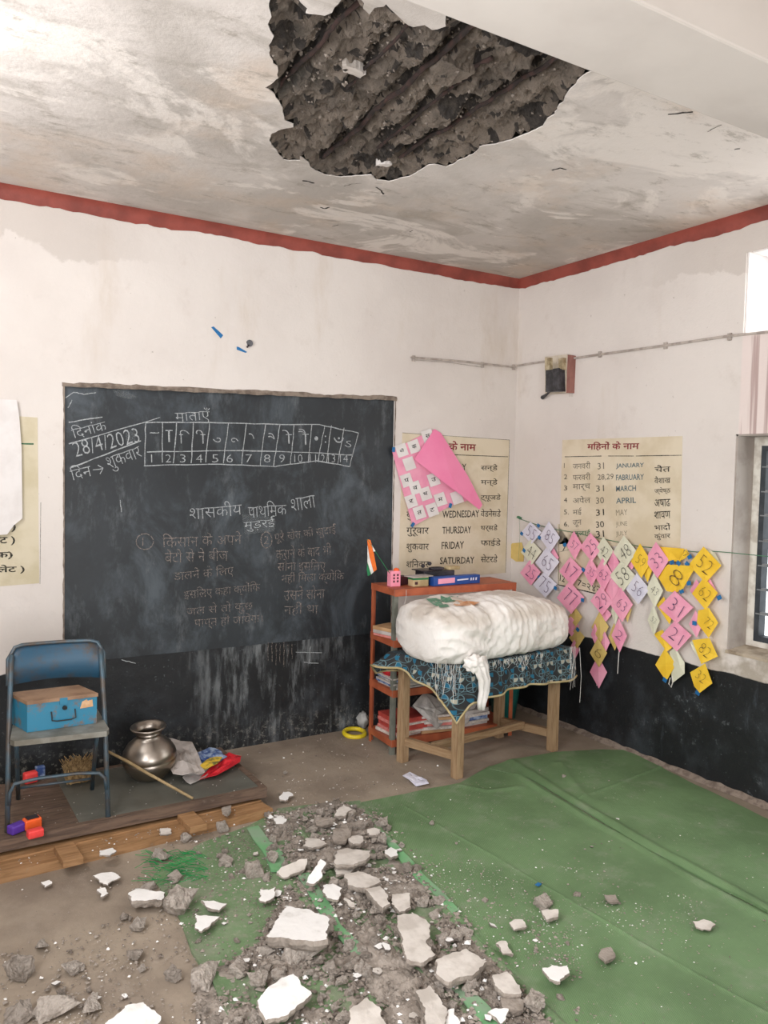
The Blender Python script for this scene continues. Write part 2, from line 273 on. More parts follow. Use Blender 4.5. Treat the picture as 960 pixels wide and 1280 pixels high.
# ------------------------------------------------------------------ mesh helpers
class MB:
    def __init__(s): s.v = []; s.f = []; s.mi = []; s.mats = []; s.uv = None
    def _m(s, m):
        if m not in s.mats: s.mats.append(m)
        return s.mats.index(m)
    def add(s, vs, fs, m=None):
        o = len(s.v); s.v += [Vector(v) for v in vs]; k = s._m(m) if m else 0
        for f in fs: s.f.append([o+i for i in f]); s.mi.append(k)
        return s
    def box(s, c, d, rz=0, m=None, bev=0, rx=0, ry=0):
        R = Matrix.Rotation(rz, 3, 'Z') @ Matrix.Rotation(ry, 3, 'Y') @ Matrix.Rotation(rx, 3, 'X'); c = Vector(c)
        if bev <= 0:
            vs = [c + R @ Vector((x*d[0]/2, y*d[1]/2, z*d[2]/2)) for x in (-1, 1) for y in (-1, 1) for z in (-1, 1)]
            return s.add(vs, [(0, 1, 3, 2), (4, 6, 7, 5), (0, 4, 5, 1), (2, 3, 7, 6), (0, 2, 6, 4), (1, 5, 7, 3)], m)
        bm = bmesh.new(); bmesh.ops.create_cube(bm, size=1)
        for v in bm.verts: v.co = Vector((v.co.x*d[0], v.co.y*d[1], v.co.z*d[2]))
        bmesh.ops.bevel(bm, geom=bm.edges[:], offset=bev, segments=2, affect='EDGES', profile=.5)
        bm.verts.index_update(); s.add([c + R @ v.co for v in bm.verts], [[v.index for v in f.verts] for f in bm.faces], m); bm.free(); return s
    def tube(s, pts, r, n=8, m=None, cap=True, closed=False):
        pts = [Vector(p) for p in pts]; N = len(pts); rings = []; rs = r if isinstance(r, (list, tuple)) else [r]*N
        up = Vector((0, 0, 1)); prev = None
        for i, p in enumerate(pts):
            if closed: d = pts[(i+1) % N]-pts[i-1]
            else: d = pts[min(i+1, N-1)]-pts[max(i-1, 0)]
            d.normalize()
            if prev is None: a = d.cross(up if abs(d.z) < .9 else Vector((1, 0, 0))).normalized()
            else: a = (prev - d*prev.dot(d)).normalized()
            b = d.cross(a); prev = a
            rings.append([p + (a*math.cos(2*math.pi*k/n)+b*math.sin(2*math.pi*k/n))*rs[i] for k in range(n)])
        vs = [v for R_ in rings for v in R_]; fs = []
        for i in range(N if closed else N-1):
            j = (i+1) % N
            for k in range(n): fs.append((i*n+k, i*n+(k+1) % n, j*n+(k+1) % n, j*n+k))
        if cap and not closed: fs += [tuple(range(n))[::-1], tuple((N-1)*n+k for k in range(n))]
        return s.add(vs, fs, m)
    def lathe(s, c, prof, n=32, m=None, tilt=None):
        c = Vector(c); T = tilt or Matrix.Identity(3)
        vs = [c + T @ Vector((r*math.cos(2*math.pi*k/n), r*math.sin(2*math.pi*k/n), z)) for r, z in prof for k in range(n)]
        fs = [(i*n+k, i*n+(k+1) % n, (i+1)*n+(k+1) % n, (i+1)*n+k) for i in range(len(prof)-1) for k in range(n)]
        return s.add(vs, fs, m)
    def prism(s, pts, ext, m=None):   # polygon (coplanar points) extruded along vector ext
        pts = [Vector(p) for p in pts]; ext = Vector(ext); n = len(pts)
        return s.add(pts+[p+ext for p in pts], [tuple(range(n)), tuple(range(n, 2*n))[::-1]]+[(i, i+n, (i+1) % n+n, (i+1) % n) for i in range(n)], m)
    def build(s, name, mat=None, parent=None, smooth=False):
        org = parent['_org'] if parent is not None and '_org' in parent else None
        o0 = Vector(org) if org is not None else Vector((0, 0, 0))
        me = bpy.data.meshes.new(name); me.from_pydata([v-o0 for v in s.v], [], s.f)
        if s.mats:
            for k in s.mats: me.materials.append(M[k])
            me.polygons.foreach_set('material_index', s.mi)
        if mat: 
            me.materials.clear(); me.materials.append(M[mat]); me.polygons.foreach_set('material_index', [0]*len(s.f))
        if s.uv:
            l = me.uv_layers.new(name='UVMap')
            for lp in me.loops: l.data[lp.index].uv = s.uv[lp.vertex_index]
        bm = bmesh.new(); bm.from_mesh(me); bmesh.ops.recalc_face_normals(bm, faces=bm.faces); bm.to_mesh(me); bm.free()
        if smooth: me.polygons.foreach_set('use_smooth', [True]*len(me.polygons))
        me.update()
        o = bpy.data.objects.new(name, me); C.objects.link(o)
        if parent is not None: o.parent = parent
        return o
def tag(o, label=None, cat=None, group=None, kind=None):
    if label: o['label'] = label
    if cat: o['category'] = cat
    if group: o['group'] = group
    if kind: o['kind'] = kind
    return o
def thing(name, label, cat, loc=(0, 0, 0), group=None):
    o = bpy.data.objects.new(name, None); C.objects.link(o); o.location = loc; o['_org'] = tuple(loc); o.empty_display_size = .05
    return tag(o, label, cat, group)
def alone(mb, name, label, cat, mat=None, org=None, group=None, smooth=False):
    """a thing of one mesh, its origin at its base"""
    if org is None:
        n = len(mb.v); org = (sum(v.x for v in mb.v)/n, sum(v.y for v in mb.v)/n, min(v.z for v in mb.v))
    o = Vector(org)
    mb.v = [v-o for v in mb.v]; ob = mb.build(name, mat, None, smooth); ob.location = o
    return tag(ob, label, cat, group)
def sub(ob_parent, mb, name, mat, parent_org, smooth=False):
    """a sub-part: child of a part whose mesh is local to parent_org"""
    o = Vector(parent_org); mb.v = [v-o for v in mb.v]; ob = mb.build(name, mat, None, smooth); ob.parent = ob_parent; return ob
def struct(mb, name, mat=None, smooth=False):
    o = mb.build(name, mat, None, smooth); o['kind'] = 'structure'; return o

# lettering: one mesh from many strings laid on a plane
_font_obj = None
def text_geo(body, size, bold=0.0, shear=0.0, align='LEFT'):
    i = body.find('\u094d\u0930')
    if i > 0:      # the conjunct r: a slanting stroke from the letter's stem
        clean = body.replace('\u094d\u0930', ''); vs, fs = text_geo(clean, size, bold, shear, align)
        off = 0
        while i > 0:
            pv, _ = text_geo(body[:i].replace('\u094d\u0930', ''), size, bold, shear, align); xe = max(q.x for q in pv)-.09-(.28 if body[i-1] == '\u0915' else 0); n = len(vs)
            yt = .30; w = .035+bold
            vs += [Vector((xe, yt+w, 0)), Vector((xe, yt-w, 0)), Vector((xe-.24, yt-.19-w, 0)), Vector((xe-.24, yt-.19+w, 0))]; fs.append([n, n+1, n+2, n+3])
            i = body.find('\u094d\u0930', i+1)
        return vs, fs
    global _font_obj
    if _font_obj is None:
        cu = bpy.data.curves.new('lettering_tmp', 'FONT'); _font_obj = bpy.data.objects.new('lettering_tmp', cu); C.objects.link(_font_obj)
    cu = _font_obj.data; cu.body = body; cu.size = size; cu.offset = bold; cu.shear = shear; cu.resolution_u = 2; cu.align_x = align; cu.align_y = 'CENTER'
    bpy.context.view_layer.update()
    dg = bpy.context.evaluated_depsgraph_get(); me = bpy.data.meshes.new_from_object(_font_obj.evaluated_get(dg))
    vs = [v.co.copy() for v in me.vertices]; fs = [list(p.vertices) for p in me.polygons]; bpy.data.meshes.remove(me); return vs, fs
def letter(mb, body, p0, p1, h, nrm, m, bold=0.0, shear=0.0, fit=True, up=None, wob=0.0):
    """text from point p0 towards p1 (both world, mid-height), height h; stretched to fit the span"""
    p0, p1 = Vector(p0), Vector(p1); u = (p1-p0); W = u.length; u.normalize(); n = Vector(nrm).normalized(); v = n.cross(u).normalized()
    vs, fs = text_geo(body, 1.0, bold, shear)
    if not vs: return
    x0, x1 = min(a.x for a in vs), max(a.x for a in vs); y0, y1 = min(a.y for a in vs), max(a.y for a in vs)
    if x1-x0 < .3*(y1-y0) or y1-y0 < .3: fit = False; h *= 1 if y1-y0 > .3 else .6
    sx = W/max(x1-x0, .01) if fit else h/max(y1-y0, .01); sy = h/max(y1-y0, .01); ym = (y0+y1)/2
    mb.add([p0+u*((a.x-x0)*sx)+v*((a.y-ym)*sy+wob*h*math.sin(a.x*7+len(body))) for a in vs], fs, m)
def stroke(mb, pts, w, nrm, m):
    """a hand-drawn line: a narrow ribbon with slightly uneven width"""
    pts = [Vector(p) for p in pts]; n = Vector(nrm).normalized(); vs = []
    for i, p in enumerate(pts):
        d = (pts[min(i+1, len(pts)-1)]-pts[max(i-1, 0)]).normalized(); s_ = n.cross(d)*w*.5*rnd(.7, 1.2); vs += [p-s_, p+s_]
    mb.add(vs, [(2*i, 2*i+1, 2*i+3, 2*i+2) for i in range(len(pts)-1)], m)
def subdiv(pts, step, jit=0.0, closed=False):
    out = []; N = len(pts)
    for i in range(N if closed else N-1):
        a, b = Vector(pts[i]), Vector(pts[(i+1) % N]); k = max(1, int((b-a).length/step))
        for j in range(k):
            q = a.lerp(b, j/k)
            if j or closed: q = q+Vector((rnd(-jit, jit), rnd(-jit, jit), 0))
            out.append(q)
    if not closed: out.append(Vector(pts[-1]))
    return out
def inside(x, y, poly):
    c = False; n = len(poly); j = n-1
    for i in range(n):
        xi, yi = poly[i][0], poly[i][1]; xj, yj = poly[j][0], poly[j][1]
        if (yi > y) != (yj > y) and x < (xj-xi)*(y-yi)/(yj-yi)+xi: c = not c
        j = i
    return c

# ================================================================== THE SETTING
NB, NR = (0, -1, 0), (-1, 0, 0)
struct(MB().box(((LEFT+RIGHT)/2, (REAR+BACK)/2, -.05), (RIGHT-LEFT+.8, BACK-REAR+.8, .1)), 'floor', 'cement_floor')
BTL, BTR, BBL, BBR = bw(79, 482), bw(494, 500), bw(83, 812), bw(489, 781)
bx0, bx1, bz0, bz1 = BTL.x+.004, BTR.x, .585, 1.975
# back wall with the shallow recess of the blackboard
m = MB(); T_ = .25
def seg_y(x0, x1, z0, z1, y0=BACK, y1=BACK+T_): m.box(((x0+x1)/2, (y0+y1)/2, (z0+z1)/2), (x1-x0, y1-y0, z1-z0))
seg_y(LEFT-.2, bx0, 0, CEIL+.3); seg_y(bx1, RIGHT+.3, 0, CEIL+.3); seg_y(bx0, bx1, 0, bz0); seg_y(bx0, bx1, bz0, CEIL+.3, BACK+.03)
# the lintel above the board slopes gently: fill from the board's top edge upward
topz = lambda x: BTL.z+(BTR.z-BTL.z)*(x-BTL.x)/(BTR.x-BTL.x)
m.add([(bx0, BACK, topz(bx0)), (bx1, BACK, topz(bx1)), (bx1, BACK, CEIL+.3), (bx0, BACK, CEIL+.3), (bx0, BACK+.05, topz(bx0)), (bx1, BACK+.05, topz(bx1)), (bx1, BACK+.05, CEIL+.3), (bx0, BACK+.05, CEIL+.3)],
      [(0, 1, 2, 3), (0, 4, 5, 1), (1, 5, 6, 2), (0, 3, 7, 4), (4, 7, 6, 5)])
struct(m, 'wall_back', 'wall_back_paint')
# right wall with window and ventilator openings
wy0, wy1, wz0, wz1 = 1.10, 2.522, .715, 1.80
vy0, vy1, vz0, vz1 = 1.55, 2.506, 2.284, 2.691
m = MB()
def seg_x(y0, y1, z0, z1, x0=RIGHT, x1=RIGHT+.24): m.box(((x0+x1)/2, (y0+y1)/2, (z0+z1)/2), (x1-x0, y1-y0, z1-z0))
seg_x(wy1, BACK+.1, 0, CEIL+.3); seg_x(REAR-.2, wy0, 0, CEIL+.3); seg_x(wy0, wy1, 0, wz0); seg_x(wy0, wy1, wz1, vz0)
seg_x(wy0, vy0, vz0, vz1); seg_x(vy1, wy1, vz0, vz1); seg_x(wy0, wy1, vz1, CEIL+.3)
struct(m, 'wall_right', 'wall_right_paint')
# left wall and rear wall with their openings (the high left one added for its light)
m = MB()
for a in ((REAR-.2, .5, 0, 3.1), (1.9, 2.35, 0, 3.1), (3.15, BACK+.1, 0, 3.1), (2.35, 3.15, 0, 2.31), (2.35, 3.15, 2.69, 3.1), (.5, 1.9, 0, 1.1), (.5, 1.9, 2.2, 3.1)):
    m.box((LEFT-.1, (a[0]+a[1])/2, (a[2]+a[3])/2), (.2, a[1]-a[0], a[3]-a[2]))
struct(m, 'wall_left', 'plain_plaster')
m = MB()
for a in ((LEFT-.2, -.4, 0, 3.1), (1.1, RIGHT+.2, 0, 3.1), (-.4, 1.1, 2.2, 3.1)):
    m.box(((a[0]+a[1])/2, REAR-.1, (a[2]+a[3])/2), (a[1]-a[0], .2, a[3]-a[2]))
struct(m, 'wall_rear', 'plain_plaster')

# ceiling with the fallen patch
hole_px = [(336, -14), (337, 0), (338, 20), (340, 45), (337, 62), (341, 80), (347, 85), (346, 97), (341, 103), (332, 109), (340, 116), (348, 127), (355, 143), (357, 152), (367, 155), (366, 159),
 (352, 162), (341, 167), (337, 176), (341, 186), (351, 192), (354, 200), (375, 201), (376, 196), (384, 201), (390, 210), (405, 219), (420, 221), (440, 221), (463, 219), (472, 225), (485, 227),
 (497, 225), (510, 221), (525, 213), (535, 206), (548, 207), (557, 209), (575, 200), (592, 193), (600, 184), (618, 180), (640, 175), (660, 166), (678, 158), (692, 143), (702, 128), (707, 118),
 (716, 109), (722, 102), (735, 93), (748, 84), (735, 66), (690, 44), (630, 14), (590, -8), (556, 8), (557, 34), (545, 37), (540, 38), (530, 32), (518, 34), (505, 27), (495, 17), (483, 7), (481, 11),
 (470, 11), (463, 17), (455, 10), (450, -3), (430, -4), (418, 8), (413, 17), (405, 18), (384, 17), (381, 16), (384, 10), (376, 3), (370, -6), (366, -16)]
hole = []
for i, (x, y) in enumerate(hole_px):
    a = fl(x, y, CEIL); b = fl(*hole_px[(i+1) % len(hole_px)], CEIL); k = max(1, int((b-a).length/.018))
    for j in range(k):
        q = a.lerp(b, j/k); hole.append(Vector((q.x+nz(q, 30)*.012, q.y+nz(q, 30, 5)*.012)))
x0, x1, y0, y1 = LEFT-.2, RIGHT+.2, REAR-.2, BACK+.2
nh = len(hole); rect = [Vector((x0, y0)), Vector((x1, y0)), Vector((x1, y1)), Vector((x0, y1))]
vv = hole+rect; ed = [(i, (i+1) % nh) for i in range(nh)]+[(nh+i, nh+(i+1) % 4) for i in range(4)]
r = delaunay_2d_cdt(vv, ed, [], 0, 1e-6)
V2, F2 = r[0], r[2]
m = MB(); keep = [f for f in F2 if not inside(sum(V2[i].x for i in f)/3, sum(V2[i].y for i in f)/3, hole)]
m.add([(v.x, v.y, CEIL) for v in V2], keep)
# thickness of the plaster round the hole and the slab's back
m.add([(p.x, p.y, CEIL) for p in hole]+[(p.x, p.y, CEIL+.004) for p in hole], [(i, (i+1) % nh, nh+(i+1) % nh, nh+i) for i in range(nh)])
m.box(((x0+x1)/2, (y0+y1)/2, CEIL+.25), (x1-x0, y1-y0, .1))
ceil_o = struct(m, 'ceiling', 'ceiling_paint')
# broken concrete inside the hole
bar_px = [((348, 114), (452, 8), .013), ((432, 118), (512, 36), .009), ((405, 202), (606, 24), .015), ((470, 190), (614, 76), .011), ((500, 200), (705, 72), .013)]
bars = []
for a, b, rr in bar_px:
    A, B = fl(*a, CEIL+.02), fl(*b, CEIL+.02); bars.append((A, B, rr))
def dseg(x, y, A, B):
    ax, ay, bx_, by_ = A.x, A.y, B.x, B.y; dx, dy = bx_-ax, by_-ay; t_ = max(0, min(1, ((x-ax)*dx+(y-ay)*dy)/(dx*dx+dy*dy)))
    return math.hypot(x-ax-dx*t_, y-ay-dy*t_)
hx0, hx1, hy0, hy1 = min(p.x for p in hole), max(p.x for p in hole), min(p.y for p in hole), max(p.y for p in hole)
pts = list(hole); st = .0085; yy = hy0
while yy < hy1:
    xx = hx0
    while xx < hx1:
        q = (xx+rnd(-.004, .004), yy+rnd(-.004, .004))
        if inside(q[0], q[1], hole): pts.append(Vector(q))
        xx += st
    yy += st
r = delaunay_2d_cdt(pts, [(i, (i+1) % nh) for i in range(nh)], [], 1, 1e-6)
V2, F2 = r[0], r[2]
segs = [(hole[i], hole[(i+1) % nh]) for i in range(nh)]
def rim_d(x, y):
    return min((x-p.x)**2+(y-p.y)**2 for p in hole[::2])**.5
vz = []
for v in V2:
    d = rim_d(v.x, v.y); P = (v.x, v.y, 0)
    k = min(1, d/.05); k = k*k*(3-2*k)
    h = .003+k*(.030+.030*nz(P, 6)+.026*nz(P, 15, 3)+.018*nz(P, 34, 9)+.012*nz(P, 75, 2))
    h += .012*k*(1 if nz(P, 9, 20) > .12 else 0)
    for A, B, rr in bars:
        db = dseg(v.x, v.y, A, B)
        if db < .045: h += k*.046*(1-db/.045)**.8
    vz.append((v.x, v.y, CEIL+max(.0035, h)))
m = MB(); m._m('broken_concrete'); m._m('dark_concrete'); m.v = [Vector(q) for q in vz]
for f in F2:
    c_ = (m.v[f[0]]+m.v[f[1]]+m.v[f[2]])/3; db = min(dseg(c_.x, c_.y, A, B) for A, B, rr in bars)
    dark = db < .014+.016*nz(c_, 14, 4) or nz(c_, 5.5, 31) > .30 or (nz(c_, 24, 12) > .34)  # darker concrete along the bars and in random patches
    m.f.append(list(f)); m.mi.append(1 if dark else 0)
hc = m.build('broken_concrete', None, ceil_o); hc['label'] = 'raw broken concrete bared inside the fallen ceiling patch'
for A, B, rr in bars:
    p = subdiv([A, B], .02); rr *= .62; q = [v+Vector((nz(v, 8)*.014, 0, .016+nz(v, 14)*.012)) for v in p]
    MB().tube(q, [rr*(1+.45*nz(v, 60, 4)) for v in q], 7).build('rebar', 'rusty_rebar', ceil_o, True)
for poly, mt in (([(428, 82), (438, 83), (450, 89), (457, 94), (450, 98), (440, 94), (430, 90)], 'ceiling_paint'),
             ([(553, 76), (565, 80), (580, 90), (593, 92), (575, 103), (560, 109), (552, 107), (545, 99), (538, 89)], 'broken_concrete'),
             ([(470, 207), (482, 204), (491, 206), (484, 209)], 'ceiling_paint')):
    pp = subdiv([fl(x, y, CEIL+.018) for x, y in poly], .010, .004, True)
    MB().prism(pp, (0, 0, .03), None).build('plaster_flake', mt, ceil_o)
random.seed(11)
peb = MB()   # aggregate standing proud of the broken face
for i in range(600):
    v = random.choice(vz); A, B, rr = random.choice(bars)
    if rnd(0, 1) < .5:
        k = rnd(0, 1); v = (A.x+(B.x-A.x)*k+rnd(-.05, .05), A.y+(B.y-A.y)*k+rnd(-.05, .05), 0)
        if not inside(v[0], v[1], hole) or rim_d(v[0], v[1]) < .03: continue
        w = min(vz[::7], key=lambda q: (q[0]-v[0])**2+(q[1]-v[1])**2); v = (v[0], v[1], w[2])
    s_ = rnd(.003, .009); oct_ = [(s_, 0, 0), (0, s_, 0), (-s_, 0, 0), (0, -s_, 0), (0, 0, s_*.7), (0, 0, -s_*.7)]
    R = Matrix.Rotation(rnd(0, 3), 3, 'Z') @ Matrix.Rotation(rnd(0, 1), 3, 'X')
    peb.add([Vector(v)+R @ Vector(o) for o in oct_], [(0, 1, 4), (1, 2, 4), (2, 3, 4), (3, 0, 4), (1, 0, 5), (2, 1, 5), (3, 2, 5), (0, 3, 5)])
po = peb.build('aggregate', 'mortar_dark', ceil_o); po['kind'] = 'stuff'
# small cracks and missing chips in the ceiling plaster: shallow pits drawn as flat dark strips
ck = MB()
for pl, w in (([(378, 226), (386, 227), (393, 229)], .012), ([(400, 259), (406, 261), (412, 259)], .01), ([(470, 234), (476, 238), (479, 243)], .008), ([(430, 233), (440, 230), (452, 229)], .003),
              ([(835, 143), (848, 142), (866, 140)], .009), ([(512, 290), (516, 288)], .006), ([(415, 283), (423, 281)], .005), ([(690, 213), (700, 210), (708, 212)], .009), ([(884, 165), (902, 156)], .003), ([(918, 187), (925, 186)], .006)):
    q = subdiv([fl(x, y, CEIL-.0012) for x, y in pl], .01, .003); stroke(ck, q, w, (0, 0, -1), None)
ck.build('ceiling_crack', 'crack_dark', ceil_o)
# beam crossing the room
by0, by1, bzb = 1.228, 1.497, CEIL-.3
struct(MB().box(((LEFT+RIGHT)/2, (by0+by1)/2, (bzb+CEIL)/2+.02), (RIGHT-LEFT, by1-by0, CEIL-bzb+.04), bev=.006), 'beam', 'beam_paint')
# red painted cove under the ceiling
def cove(name, A, B, inward):
    m = MB(); pts = subdiv([A, B], .03); prof = [(0, -.064), (.002, -.048), (.007, -.030), (.016, -.014), (.026, -.004), (.034, .002)]
    rows = []
    for i, p in enumerate(pts):
        e = .012*nz(p, 3)+.009*nz(p, 18, 4)+.004*nz(p, 50, 4)
        rows.append([p+Vector(inward)*(a+.0015)+Vector((0, 0, b+(e if k == 0 else 0))) for k, (a, b) in enumerate(prof)])
    n = len(prof); m.add([q for r_ in rows for q in r_], [(i*n+k, i*n+k+1, (i+1)*n+k+1, (i+1)*n+k) for i in range(len(rows)-1) for k in range(n-1)])
    struct(m, name, 'red_paint', True)
cove('trim_1', Vector((LEFT, BACK, CEIL)), Vector((RIGHT, BACK, CEIL)), (0, -1, 0))
cove('trim_2', Vector((RIGHT, REAR, CEIL)), Vector((RIGHT, BACK, CEIL)), (-1, 0, 0))
# skirting cement run at the foot of the right wall
m = MB(); p = subdiv([Vector((RIGHT, 1.0, 0)), Vector((RIGHT, BACK, 0))], .04)
m.add([q for v in p for q in (v+Vector((-.035-.012*nz(v, 12), 0, .002)), v+Vector((-.012, 0, .018+.006*nz(v, 10))), v+Vector((-.001, 0, .024+.01*nz(v, 16))))],
      [(3*i+k, 3*i+k+1, 3*i+4+k, 3*i+3+k) for i in range(len(p)-1) for k in (0, 1)])
struct(m, 'baseboard_right', 'weathered_edge')

# ------------------------------------------------------------------ window_1 (louvred) and window_2 (ventilator)
def hollow(mb, yA, yB, zA, zB, x, t, d, mt=None):
    """rectangular frame in the plane x"""
    mb.box((x, yA+t/2, (zA+zB)/2), (d, t, zB-zA), m=mt); mb.box((x, yB-t/2, (zA+zB)/2), (d, t, zB-zA), m=mt)
    mb.box((x, (yA+yB)/2, zA+t/2), (d, yB-yA-2*t, t), m=mt); mb.box((x, (yA+yB)/2, zB-t/2), (d, yB-yA-2*t, t), m=mt)
w1 = bpy.data.objects.new('window_1', None); C.objects.link(w1); w1['kind'] = 'structure'; w1['_org'] = (RIGHT+.1, 1.8, wz0); w1.location = w1['_org']
m = MB(); m.box((RIGHT+.075, wy1-.004, (wz0+wz1)/2), (.14, .01, wz1-wz0)); m.box((RIGHT+.075, (wy0+wy1)/2, wz1-.004), (.14, wy1-wy0, .01)); m.build('jamb', 'jamb_plaster', w1)
m = MB(); hollow(m, wy0, wy1-.008, wz0, wz1-.008, RIGHT+.165, .045, .05); m.build('painted_surround', 'jamb_paint', w1)
m = MB(); v = []
for i in range(13):
    y = wy0+(wy1-wy0)*i/12; e = .006*nz((y, 0, 0), 9); v += [(RIGHT-.012+e, y, wz0+.001+e*.4), (RIGHT+.14, y, wz0+.016), (RIGHT+.14, y, wz0-.02), (RIGHT-.012+e, y, wz0-.014)]
m.add(v, [(4*i+k, 4*i+(k+1) % 4, 4*i+4+(k+1) % 4, 4*i+4+k) for i in range(12) for k in range(4)]); m.build('sill', 'sill_plaster', w1)
m = MB(); hollow(m, wy0+.045, wy1-.053, wz0+.045, wz1-.053, RIGHT+.16, .028, .05); m.box((RIGHT+.16, 1.8, (wz0+wz1)/2), (.04, .03, wz1-wz0-.1)); m.build('window_frame', 'steel_frame', w1)
for k, zz in enumerate((1.645, 1.521, 1.401, 1.273, 1.149, 1.027, .905)):
    m = MB().box((RIGHT+.148, wy1-.105, zz), (.02, .05, .012)); m.box((RIGHT+.135, 2.15, zz-.004), (.008, .62, .006)); m.build('louvre_clip', 'clip_metal', w1)
for k in range(9):
    zz = .80+k*.1235
    for (ya, yb) in ((1.83, wy1-.152), (wy0+.09, 1.77)):
        MB().box((RIGHT+.165, (ya+yb)/2, zz+.035), (.005, yb-ya, .128), ry=-.16).build('louvre_pane', 'louvre_glass', w1)
w2 = bpy.data.objects.new('window_2', None); C.objects.link(w2); w2['kind'] = 'structure'; w2['_org'] = (RIGHT+.1, 2.0, vz0); w2.location = w2['_org']
m = MB(); hollow(m, vy0, vy1, vz0, vz1, RIGHT+.21, .02, .03); m.build('window_frame', 'switch_side', w2)
m = MB(); m.box((RIGHT+.12, vy1-.004, (vz0+vz1)/2), (.22, .008, vz1-vz0)); m.box((RIGHT+.12, 2.0, vz1-.004), (.22, vy1-vy0, .008)); m.build('jamb', 'white_paper', w2)

# ================================================================== BLACKBOARD
bb = thing('blackboard', 'large black painted wall board covered with Hindi chalk writing', 'blackboard', (bx0, BACK+.012, bz0))
BOFF = .012
m = MB(); n = 24; v = []
for i in range(n+1):
    x = bx0+(bx1-bx0)*i/n; v += [(x, BACK+.016, topz(x)+.004), (x, BACK-.002, bz0-.004+.003*nz((x, 0, 0), 8))]
m.add(v, [(2*i, 2*i+1, 2*i+3, 2*i+2) for i in range(n)]); m.build('board_surface', 'blackboard_paint', bb)
def bd(x, y, off=.004):    # a point on the slightly sloping board face
    d = ray(x, y); q = bw(x, y); f = (q.z-bz0)/(bz1-bz0); return EYE+d*((BACK-.002+.018*f-off)/d.y)
m = MB()
def ln(a, b, w=.006, mt='white_chalk', mb=None):
    stroke(mb or m, [bd(a[0]+(b[0]-a[0])*k/6+rnd(-.4, .4), a[1]+(b[1]-a[1])*k/6+rnd(-.4, .4)) for k in range(7)], w, NB, mt)
def wr(s, a, b, hpx, mt='white_chalk', bold=-.012, wob=.03):
    m = MB(); d_ = hpx/F_PX*(bd(*a)-EYE).dot(BW); letter(m, s, bd(*a), bd(*b), d_, NB, mt, bold, wob=wob); m.build('chalk_writing', None, bb)
wr('िदनांक', (90, 541), (132, 530), 17); wr('28/4/2023', (92, 562), (173, 543), 19)
wr('िदन→', (88, 592), (129, 583), 19); wr('शुक्रवार', (135, 582), (177, 567), 20)
ln((86, 528), (128, 521)); ln((86, 555), (200, 522), .005); ln((88, 585), (176, 551), .006)
wr('मात्राएँ', (219, 521), (263, 518), 18)
top = [(182, 528), (260, 528), (330, 530), (400, 531), (448, 541)]; mid = [(184, 565), (300, 563), (400, 566), (440, 569)]; bot = [(180, 582), (260, 580), (345, 583), (395, 576), (437, 583)]
for pl in (top, mid, bot):
    for a, b in zip(pl, pl[1:]): ln(a, b, .0055)
cols = [(182, 528, 181, 582), (203, 528, 203, 578), (221, 529, 217, 579), (242, 529, 239, 579), (262, 529, 257, 578), (286, 529, 279, 579), (308, 529, 302, 581), (332, 530, 325, 582), (350, 530, 342, 582), (368, 530, 363, 580), (390, 531, 385, 578), (406, 532, 397, 577), (414, 532, 408, 578), (430, 535, 422, 580), (448, 541, 437, 583)]
for c_ in cols: ln(c_[:2], c_[2:], .005)
ln((187, 541), (199, 541), .005)
for s, x, y, w_, h_ in (('ा', 207, 545, 9, 15), ('ि', 224, 546, 13, 17), ('ी', 245, 546, 12, 17), ('ु', 266, 550, 12, 10), ('ू', 289, 550, 13, 9), ('े', 311, 545, 14, 11), ('ै', 335, 545, 12, 13), ('ो', 353, 546, 12, 17), ('ौ', 373, 546, 13, 20), ('ं', 393, 548, 9, 9), (':', 406, 549, 3, 9), ('ँ', 417, 550, 9, 12), ('ऽ', 431, 555, 8, 8)):
    wr(s, (x, y), (x+w_, y), h_, wob=0)
for s, x, w_ in (('1', 189, 4), ('2', 207, 7), ('3', 225, 7), ('4', 245, 8), ('5', 265, 8), ('6', 283, 8), ('7', 307, 8), ('8', 330, 8), ('9', 349, 7), ('10', 368, 10), ('11', 387, 8), ('12', 398, 8), ('13', 410, 9), ('14', 425, 10)):
    wr(s, (x, 573), (x+w_, 573), 10, bold=-.012, wob=0)
wr('शासकीय', (237, 640), (302, 634), 19); wr('प्राथिमक', (310, 638), (358, 634), 19); wr('शाला', (364, 632), (394, 626), 16)
wr('मुड़रई', (305, 657), (344, 653), 17)
T2 = 'dull_chalk'
for s, a, b in (('किसान के अपने', (203, 676), (302, 672)), ('बेटों से ने बीज', (206, 695), (285, 692)), ('डालने के िलए', (217, 720), (292, 713)), ('इसिलए कहा क्योंिक', (230, 744), (325, 734)), ('जल से तो कुछ', (233, 765), (316, 757)), ('प्राप्त हो जायेगा।', (243, 779), (328, 773)),
                ('पूरे खेत की खुदाई', (343, 672), (420, 662)), ('कराने के बाद भी', (345, 692), (414, 686)), ('सोना इसिलए', (347, 708), (407, 707)), ('नहीं िमला क्योंिक', (352, 724), (430, 720)), ('उसने सोना', (355, 742), (406, 740)), ('नहीं था', (355, 762), (398, 760))):
    s = s.replace('कि', 'िक'); wr(s, a, b, 17, T2, -.012)
for cx_, cy_, s in ((181, 677, '1'), (333, 675, '2')):
    pp = [bd(cx_+(11 if s == '1' else 7)*math.cos(a), cy_+10*math.sin(a)) for a in [k*.55 for k in range(12)]]; stroke(m, pp, .005, NB, T2); wr(s, (cx_-3, cy_), (cx_+3, cy_), 10, T2, wob=0)
for a in (((82, 497), (92, 490)), ((92, 490), (105, 493)), ((105, 493), (120, 491)), ((85, 510), (90, 500)), ((150, 625), (152, 640)), ((370, 815), (402, 816)), ((380, 828), (398, 829)), ((388, 808), (386, 830)), ((152, 825), (170, 829))): ln(*a, w=.004)
